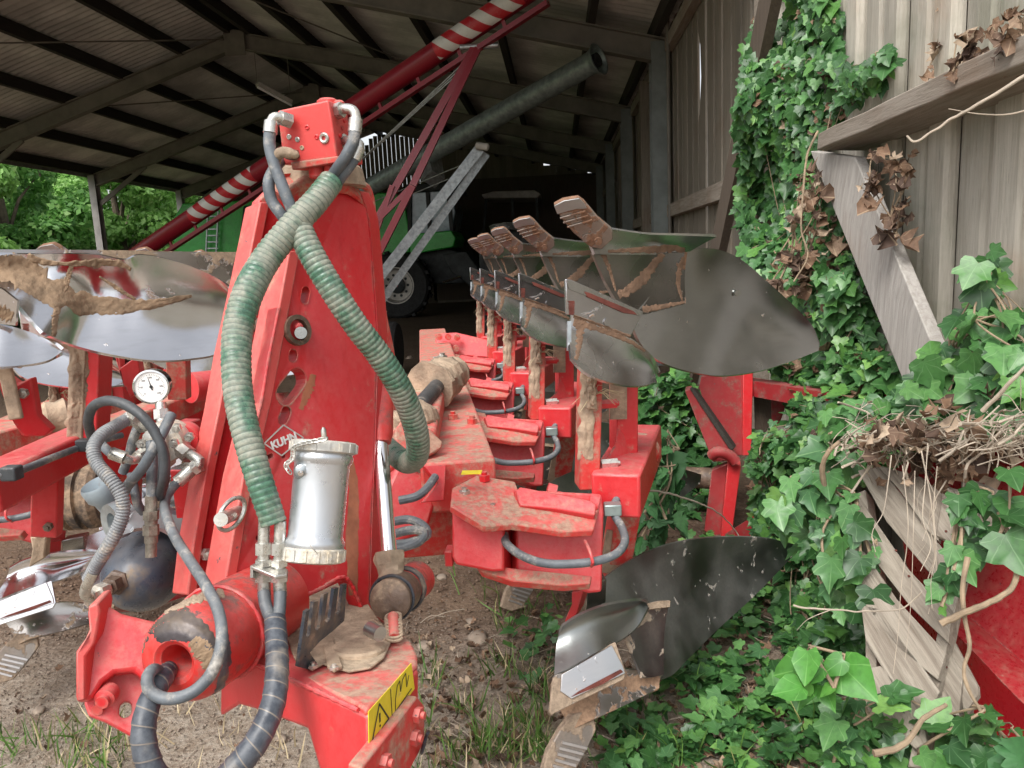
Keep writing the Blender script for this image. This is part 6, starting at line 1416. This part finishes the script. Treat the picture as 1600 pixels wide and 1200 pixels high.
foliage('ivy_plant', 'shaded dark ivy seen in the gap between plough legs and the red machine frame', 'ivy', GI, [(1000, 600), (1075, 570), (1085, 620), (1112, 700), (1130, 740), (1120, 830), (1170, 850), (1120, 850), (1000, 880), (985, 760)], 1300, [(1000, 650, 4.6), (1100, 650, 4.6), (1050, 840, 4.1)], .085, [('ivy', 1.0)], 32, .5, mode='mound', stems=8)
foliage('ivy_plant', 'large leafed ivy sprays in front of the boards at the right edge', 'ivy', GI, [(1462, 540), (1485, 520), (1500, 480), (1525, 470), (1520, 420), (1550, 385), (1558, 420), (1560, 480), (1600, 490), (1625, 540), (1620, 660), (1530, 670), (1470, 650), (1430, 640), (1400, 620)], 190, [(1540, 450, 2.15), (1480, 600, 2.2), (1600, 600, 1.9)], .084, [('ivy_pale', .45), ('ivy', .55)], 33, .25, stems=14)
foliage('ivy_plant', 'ivy running along the top of the pallet under the dry stems', 'ivy', GI, [(1290, 640), (1450, 610), (1560, 620), (1600, 660), (1500, 680), (1420, 680), (1400, 720), (1330, 730), (1290, 700)], 260, [(1350, 680, 2.35), (1550, 650, 2.1)], .09, [('ivy', .5), ('ivy_pale', .5)], 34, .2, stems=10)
foliage('ivy_plant', 'big pale shiny ivy leaves hanging in front of the pallet slats', 'ivy', GI, [(1225, 750), (1290, 730), (1330, 760), (1340, 800), (1385, 870), (1375, 925), (1340, 960), (1290, 950), (1240, 880), (1205, 800)], 80, [(1250, 780, 2.2), (1370, 850, 1.95)], .072, [('ivy_pale', .55), ('ivy', .45)], 35, .2, stems=10)
foliage('ivy_plant', 'bright fresh green ivy sprig with large leaves low in front of the pallet', 'ivy', GI, [(1230, 1010), (1300, 985), (1365, 1000), (1360, 1040), (1320, 1060), (1345, 1100), (1325, 1140), (1280, 1110), (1240, 1060)], 11, [(1290, 1040, 1.6)], .072, [('ivy_fresh', 1.0, T_HEART)], 36, .08, stems=4)
foliage('ivy_plant', 'small ivy sprig trailing across the pallet corner and the red hopper', 'ivy', GI, [(1495, 770), (1530, 760), (1580, 790), (1575, 840), (1530, 850), (1500, 900), (1480, 955), (1460, 940), (1480, 880), (1490, 820)], 34, [(1530, 800, 1.72), (1480, 920, 1.68)], .062, [('ivy', .7), ('ivy_pale', .3)], 37, .05, stems=5)
foliage('ivy_plant', 'single large dark ivy leaves hanging before the upper red hopper', 'ivy', GI, [(1540, 700), (1575, 705), (1600, 860), (1560, 900), (1540, 860), (1590, 760)], 6, [(1570, 800, 1.65)], .085, [('ivy', 1.0)], 38, .04, stems=2)
foliage('ivy_plant', 'ivy and weeds growing round the foot of the pallet', 'ivy', GI, [(1300, 1090), (1400, 1080), (1470, 1130), (1540, 1110), (1600, 1150), (1600, 1240), (1300, 1240)], 260, [(1350, 1150, 1.75), (1550, 1180, 1.6)], .058, [('ivy', .8), ('ivy_pale', .2)], 39, .2, stems=10, mode='mound')
foliage('nettle_plant', 'nettle with toothed leaves growing beside the round end of the plough arm', 'nettle', None, [(1005, 690), (1040, 670), (1070, 720), (1075, 760), (1060, 800), (1030, 850), (1000, 840), (995, 760)], 60, [(1040, 760, 2.9)], .13, [('nettle', 1.0, T_NET)], 40, .25, stems=8, stem_r=.004)
foliage('nettle_plant', 'young nettle leaves poking into the bottom right corner', 'nettle', None, [(1545, 1165), (1600, 1130), (1640, 1200), (1560, 1215)], 7, [(1580, 1180, 1.15)], .10, [('nettle', 1.0, T_NET)], 41, .03, stems=1)
# ---- ground cover: ivy creeping over the soil (nobody could count it)
def onground(poly, n, seed, hmax=.05, dens=None):
    rg = random.Random(seed); return [(lambda p: (p.x, p.y, hz(p.x, p.y)+.012+hmax*rg.random()))(QZ(x, y, 0)) for x, y in region(poly, n, rg, dens)]
def gscatter(name, kind_name, polys, n, size, mat, T, seed, hmax=.05, tilt=.33, asp=1.0, root=None):
    rng = np.random.default_rng(seed); P = []
    for i, (pl, fr) in enumerate(polys): P += onground(pl, int(n*fr), seed+i, hmax, gap(.02, -.02, 2) if 'ivy' in name else None)
    P = np.array(P); m = len(P); N = np.array([0, -.1, 1.0])+rng.normal(size=(m, 3))*tilt; D = rng.normal(size=(m, 3))
    o = scatter(name, T, P, N, D, size*rng.uniform(.5, 1.25, m), M[mat], root, rng, asp=asp); return tag(o, kind='stuff') if root is None else o
GP = [([(1000, 1010), (1100, 960), (1230, 900), (1300, 1000), (1330, 1090), (1330, 1240), (1050, 1240), (925, 1240), (905, 1160), (960, 1120), (1040, 1070)], .82), ([(880, 1000), (860, 1090), (800, 1060), (770, 1010), (800, 960), (860, 950)], .03), ([(960, 880), (1030, 830), (1120, 850), (1240, 900), (1200, 960), (1000, 940)], .15)]
gscatter('ivy_ground_cover', 'x', GP, 1000, .050, 'ivy', T_IVY, 50, .07)
gscatter('ivy_ground_cover', 'x', GP, 230, .06, 'ivy_pale', T_IVY, 53, .09)
LP = [([(1000, 1000), (1330, 900), (1340, 1240), (900, 1240)], .6), ([(650, 1000), (900, 900), (980, 1000), (900, 1240), (660, 1240)], .4)]
gscatter('leaf_litter', 'x', LP, 800, .034, 'dead', T_DEAD, 56, .02, .5)
gscatter('leaf_litter', 'x', [([(0, 800), (1000, 480), (1050, 900), (700, 1100), (300, 1200), (0, 1200)], 1.0)], 380, .022, 'dead', T_DEAD, 58, .004, .5)
# grass blades
def grass(polys, n, seed, h=.12, mat='grass'):
    rng = np.random.default_rng(seed); P = []
    for i, (pl, fr) in enumerate(polys): P += onground(pl, int(n*fr), seed+i, 0)
    P = np.array(P); m = len(P); c = np.stack([np.floor(P[:, 0]*14), np.floor(P[:, 1]*14)], 1); keep = (np.sin(c[:, 0]*12.9+c[:, 1]*78.2)*43758 % 1) < .45; P = P[keep]; m = len(P)
    D = np.array([0, 0, 1.0])+rng.normal(size=(m, 3))*.42; N = rng.normal(size=(m, 3)); N[:, 2] *= .2
    o = scatter('grass', T_BLADE, P, N, D, h*rng.uniform(.4, 1.4, m), M[mat], None, rng); return tag(o, kind='stuff')
grass([([(660, 1060), (760, 1030), (880, 1090), (880, 1240), (640, 1240)], .6), ([(700, 900), (900, 870), (880, 1000), (760, 1000)], .12), ([(0, 1150), (200, 1120), (220, 1240), (0, 1240)], .13), ([(900, 1100), (1300, 1050), (1330, 1240), (900, 1240)], .15)], 2100, 60, .10)
grass([([(640, 1080), (880, 1040), (900, 1240), (640, 1240)], .7), ([(60, 1060), (480, 1100), (470, 1230), (60, 1230)], .3)], 700, 65, .09, 'straw')
# ---- dry stems heaped on the pallet, and loose vines
dp = thing('dry_stem_heap', 'tangle of dry pale stems and brown leaves heaped on top of the pallet', 'stems', Q(1450, 720, 2.0))
rg = random.Random(5); mb = MB(); dl = []
for k in range(170):
    x = rg.uniform(1330, 1640); y = 672+rg.gauss(0, 17)+(1600-x)*.04; d = 2.22-(x-1290)*.0014+rg.uniform(-.14, .12); a = rg.uniform(-.9, .9) if rg.random() < .75 else rg.uniform(-2, 2); L = rg.uniform(25, 150)
    P = [Q(x+L*(t-.5)*math.cos(a)+rg.uniform(-7, 7), y+L*(t-.5)*math.sin(a)*.8+rg.uniform(-8, 8)+abs(t-.5)*22, d+rg.uniform(-.05, .05)) for t in (0, .2, .4, .6, .8, 1)]
    r = rg.uniform(.0007, .0016) if rg.random() < .75 else rg.uniform(.002, .0034); mb.tube(crom(P, 20), [r*(1.3-.8*i/20)*(1+.3*noise.noise(V(i*.9, k, 0))) for i in range(20)], 6)
mb.build('stems', M['twig'], dp)
mb = MB()
for k in range(10):
    x = rg.uniform(1380, 1500); y = rg.uniform(680, 760); L = rg.uniform(80, 330); d = 1.88+rg.uniform(-.1, .12); dx = rg.uniform(-45, 35)
    P = [Q(x+dx*t+rg.uniform(-14, 14), y+L*t, d-.12*t) for t in (0, .3, .6, .8, 1)]; r = rg.uniform(.0006, .0016); mb.tube(crom(P, 20), [r*(1.2-.6*i/20) for i in range(20)], 6)
mb.build('hanging_stems', M['twig'], dp)
rng = np.random.default_rng(9); pts = [Q(rg.uniform(1340, 1620), 672+rg.gauss(0, 26)+(10 if rg.random() < .5 else 60*rg.random()), 2.0+rg.uniform(-.12, .1)) for k in range(150)]
P = np.array([tuple(p) for p in pts]); scatter('dead_leaves', T_DEAD, P, rng.normal(size=(150, 3))+np.array([0, -.6, .6]), rng.normal(size=(150, 3)), rng.uniform(.03, .07, 150), M['dead'], dp, rng)
def vine(label, path, r, mat='twig', name='bare_branch', br=()):
    t = MB(); C = crom(qq(path), 50); C = [p+V(0, 0, 1)*.004*noise.noise(p*40) for p in C]; t.tube(C, [r*(1.15-.5*i/50)*(1+.15*noise.noise(C[i]*60)) for i in range(50)], 8)
    for b in br: t.tube(crom(qq(b), 20), [r*.6*(1-.7*i/20) for i in range(20)], 6)
    o = t.build(name, M[mat]); tag(o, label, 'branch'); return o
vine('pale bare branch crossing in front of the thick rail', [(1640, 92, 1.7), (1560, 145, 1.75), (1500, 178, 1.8), (1450, 210, 1.85), (1428, 222, 1.86), (1417, 213, 1.87)], .0042, br=[[(1640, 160, 1.75), (1580, 178, 1.78), (1530, 178, 1.8), (1482, 170, 1.83)]])
vine('pale twig rising across the right edge over the dry stem heap', [(1535, 642, 1.7), (1560, 618, 1.66), (1585, 590, 1.62), (1640, 540, 1.58)], .0045)
vine('crooked thick stem curving from the pallet over the red hopper', [(1470, 975, 1.64), (1500, 960, 1.63), (1540, 945, 1.62), (1575, 925, 1.62), (1588, 900, 1.62), (1585, 860, 1.64), (1560, 800, 1.68)], .0065, 'stem')
vine('brown stem curling over the ivy left of the stem heap', [(1288, 760, 2.1), (1285, 730, 2.08), (1295, 705, 2.05), (1312, 690, 2.04)], .0075, 'stem')
vine('thick bent stem at the foot of the pallet', [(1365, 1178, 1.5), (1400, 1170, 1.5), (1425, 1150, 1.52), (1440, 1125, 1.54), (1462, 1110, 1.56), (1478, 1100, 1.58)], .0062, 'stem')
vine('thin pale tendril looping before the ivy mound', [(1240, 945, 1.9), (1260, 950, 1.88), (1300, 952, 1.86), (1350, 955, 1.8), (1410, 950, 1.75), (1440, 925, 1.72)], .0022, br=[[(1300, 952, 1.86), (1262, 968, 1.86), (1245, 985, 1.86)]])
vine('brown rope-like stem hanging down beside the red hopper edge', [(1512, 870, 1.66), (1504, 920, 1.65), (1508, 970, 1.64), (1515, 1010, 1.63), (1506, 1050, 1.62), (1520, 1090, 1.6), (1545, 1130, 1.58)], .005, 'stem')
vine('thin bramble stem arching behind the lower mouldboard', [(990, 762, 2.6), (1060, 775, 2.75), (1120, 800, 2.9), (1150, 830, 3.0), (1158, 845, 3.0)], .0035)
vine('long pale vine stem hanging down the green ivy beside the leaning plank', [(1278, 205, 3.3), (1262, 240, 3.3), (1255, 300, 3.28), (1252, 360, 3.25), (1262, 400, 3.22), (1240, 440, 3.2)], .0045, 'stem')
# ---- stones
sg = random.Random(12)
for i, (x, y, s) in enumerate(((748, 1000, .04), (640, 560, .05), (120, 1195, .02), (1010, 1190, .045), (735, 972, .02), (690, 900, .022), (815, 945, .02), (60, 1105, .02), (440, 1160, .02), (665, 1010, .03))):
    p = QZ(x, y, 0); bmx = bmesh.new(); bmesh.ops.create_icosphere(bmx, subdivisions=3, radius=s)
    for v in bmx.verts: v.co *= 1+.35*noise.noise(v.co*(1.2/s)+V(i*5, 0, 0))+.1*noise.noise(v.co*(4/s)); v.co.z *= .62
    me = bpy.data.meshes.new('stone'); bmx.to_mesh(me); bmx.free(); me.polygons.foreach_set('use_smooth', [True]*len(me.polygons)); me.materials.append(M['stone'])
    o = bpy.data.objects.new('stone', me); COL.objects.link(o); o.location = (p.x, p.y, hz(p.x, p.y)+s*.2)
    tag(o, 'pale grey field stone half sunk in the soil', 'stone', 'stones lying on the bare soil')
gv = []; rng = np.random.default_rng(3)
def gravel(n, poly, smin, smax, mat, seed):
    rng = np.random.default_rng(seed); P = np.array(onground(poly, n, seed, 0)); oc = np.array([(1,0,0),(-1,0,0),(0,1,0),(0,-1,0),(0,0,1),(0,0,-1)], float); fc = np.array([(0,2,4),(2,1,4),(1,3,4),(3,0,4),(2,0,5),(1,2,5),(3,1,5),(0,3,5)])
    L = oc[None]*rng.uniform(.5, 1.3, (n, 6, 1))+rng.normal(size=(n, 6, 3))*.2; L[:, :, 2] *= .6
    W3 = (P[:, None, :]-np.array([0, 0, .008]))+L*rng.uniform(smin, smax, n)[:, None, None]; F = (fc[None]+(np.arange(n)*6)[:, None, None]).reshape(-1, 3)
    o = npmesh('gravel', W3.reshape(-1, 3), F, M[mat]); tag(o, kind='stuff')
gravel(6000, [(-50, 1240), (-50, 1000), (300, 950), (700, 950), (900, 1040), (1000, 1240)], .0015, .006, 'stone', 70)
gravel(3500, [(-50, 1000), (0, 700), (500, 560), (1000, 520), (1080, 900), (700, 1000)], .003, .012, 'clod', 71)
rg = random.Random(31); mb = MB()
for (x, y) in region([(880, 1020), (1230, 930), (1330, 1060), (1330, 1230), (900, 1230)], 60, rg)+region([(620, 900), (860, 900), (900, 1230), (640, 1230)], 22, rg):
    p = QZ(x, y, 0); p.z = hz(p.x, p.y)+.012; a = rg.uniform(0, 6.28); L = rg.uniform(.03, .11); d = V(math.cos(a), math.sin(a), 0)*L; q = V(rg.uniform(-.02, .02), rg.uniform(-.02, .02), .012)
    r = rg.uniform(.0008, .002); mb.tube(crom([p-d, p+q, p+d], 8), [r]*8, 5)
tag(mb.build('twig_litter', M['twig']), kind='stuff')
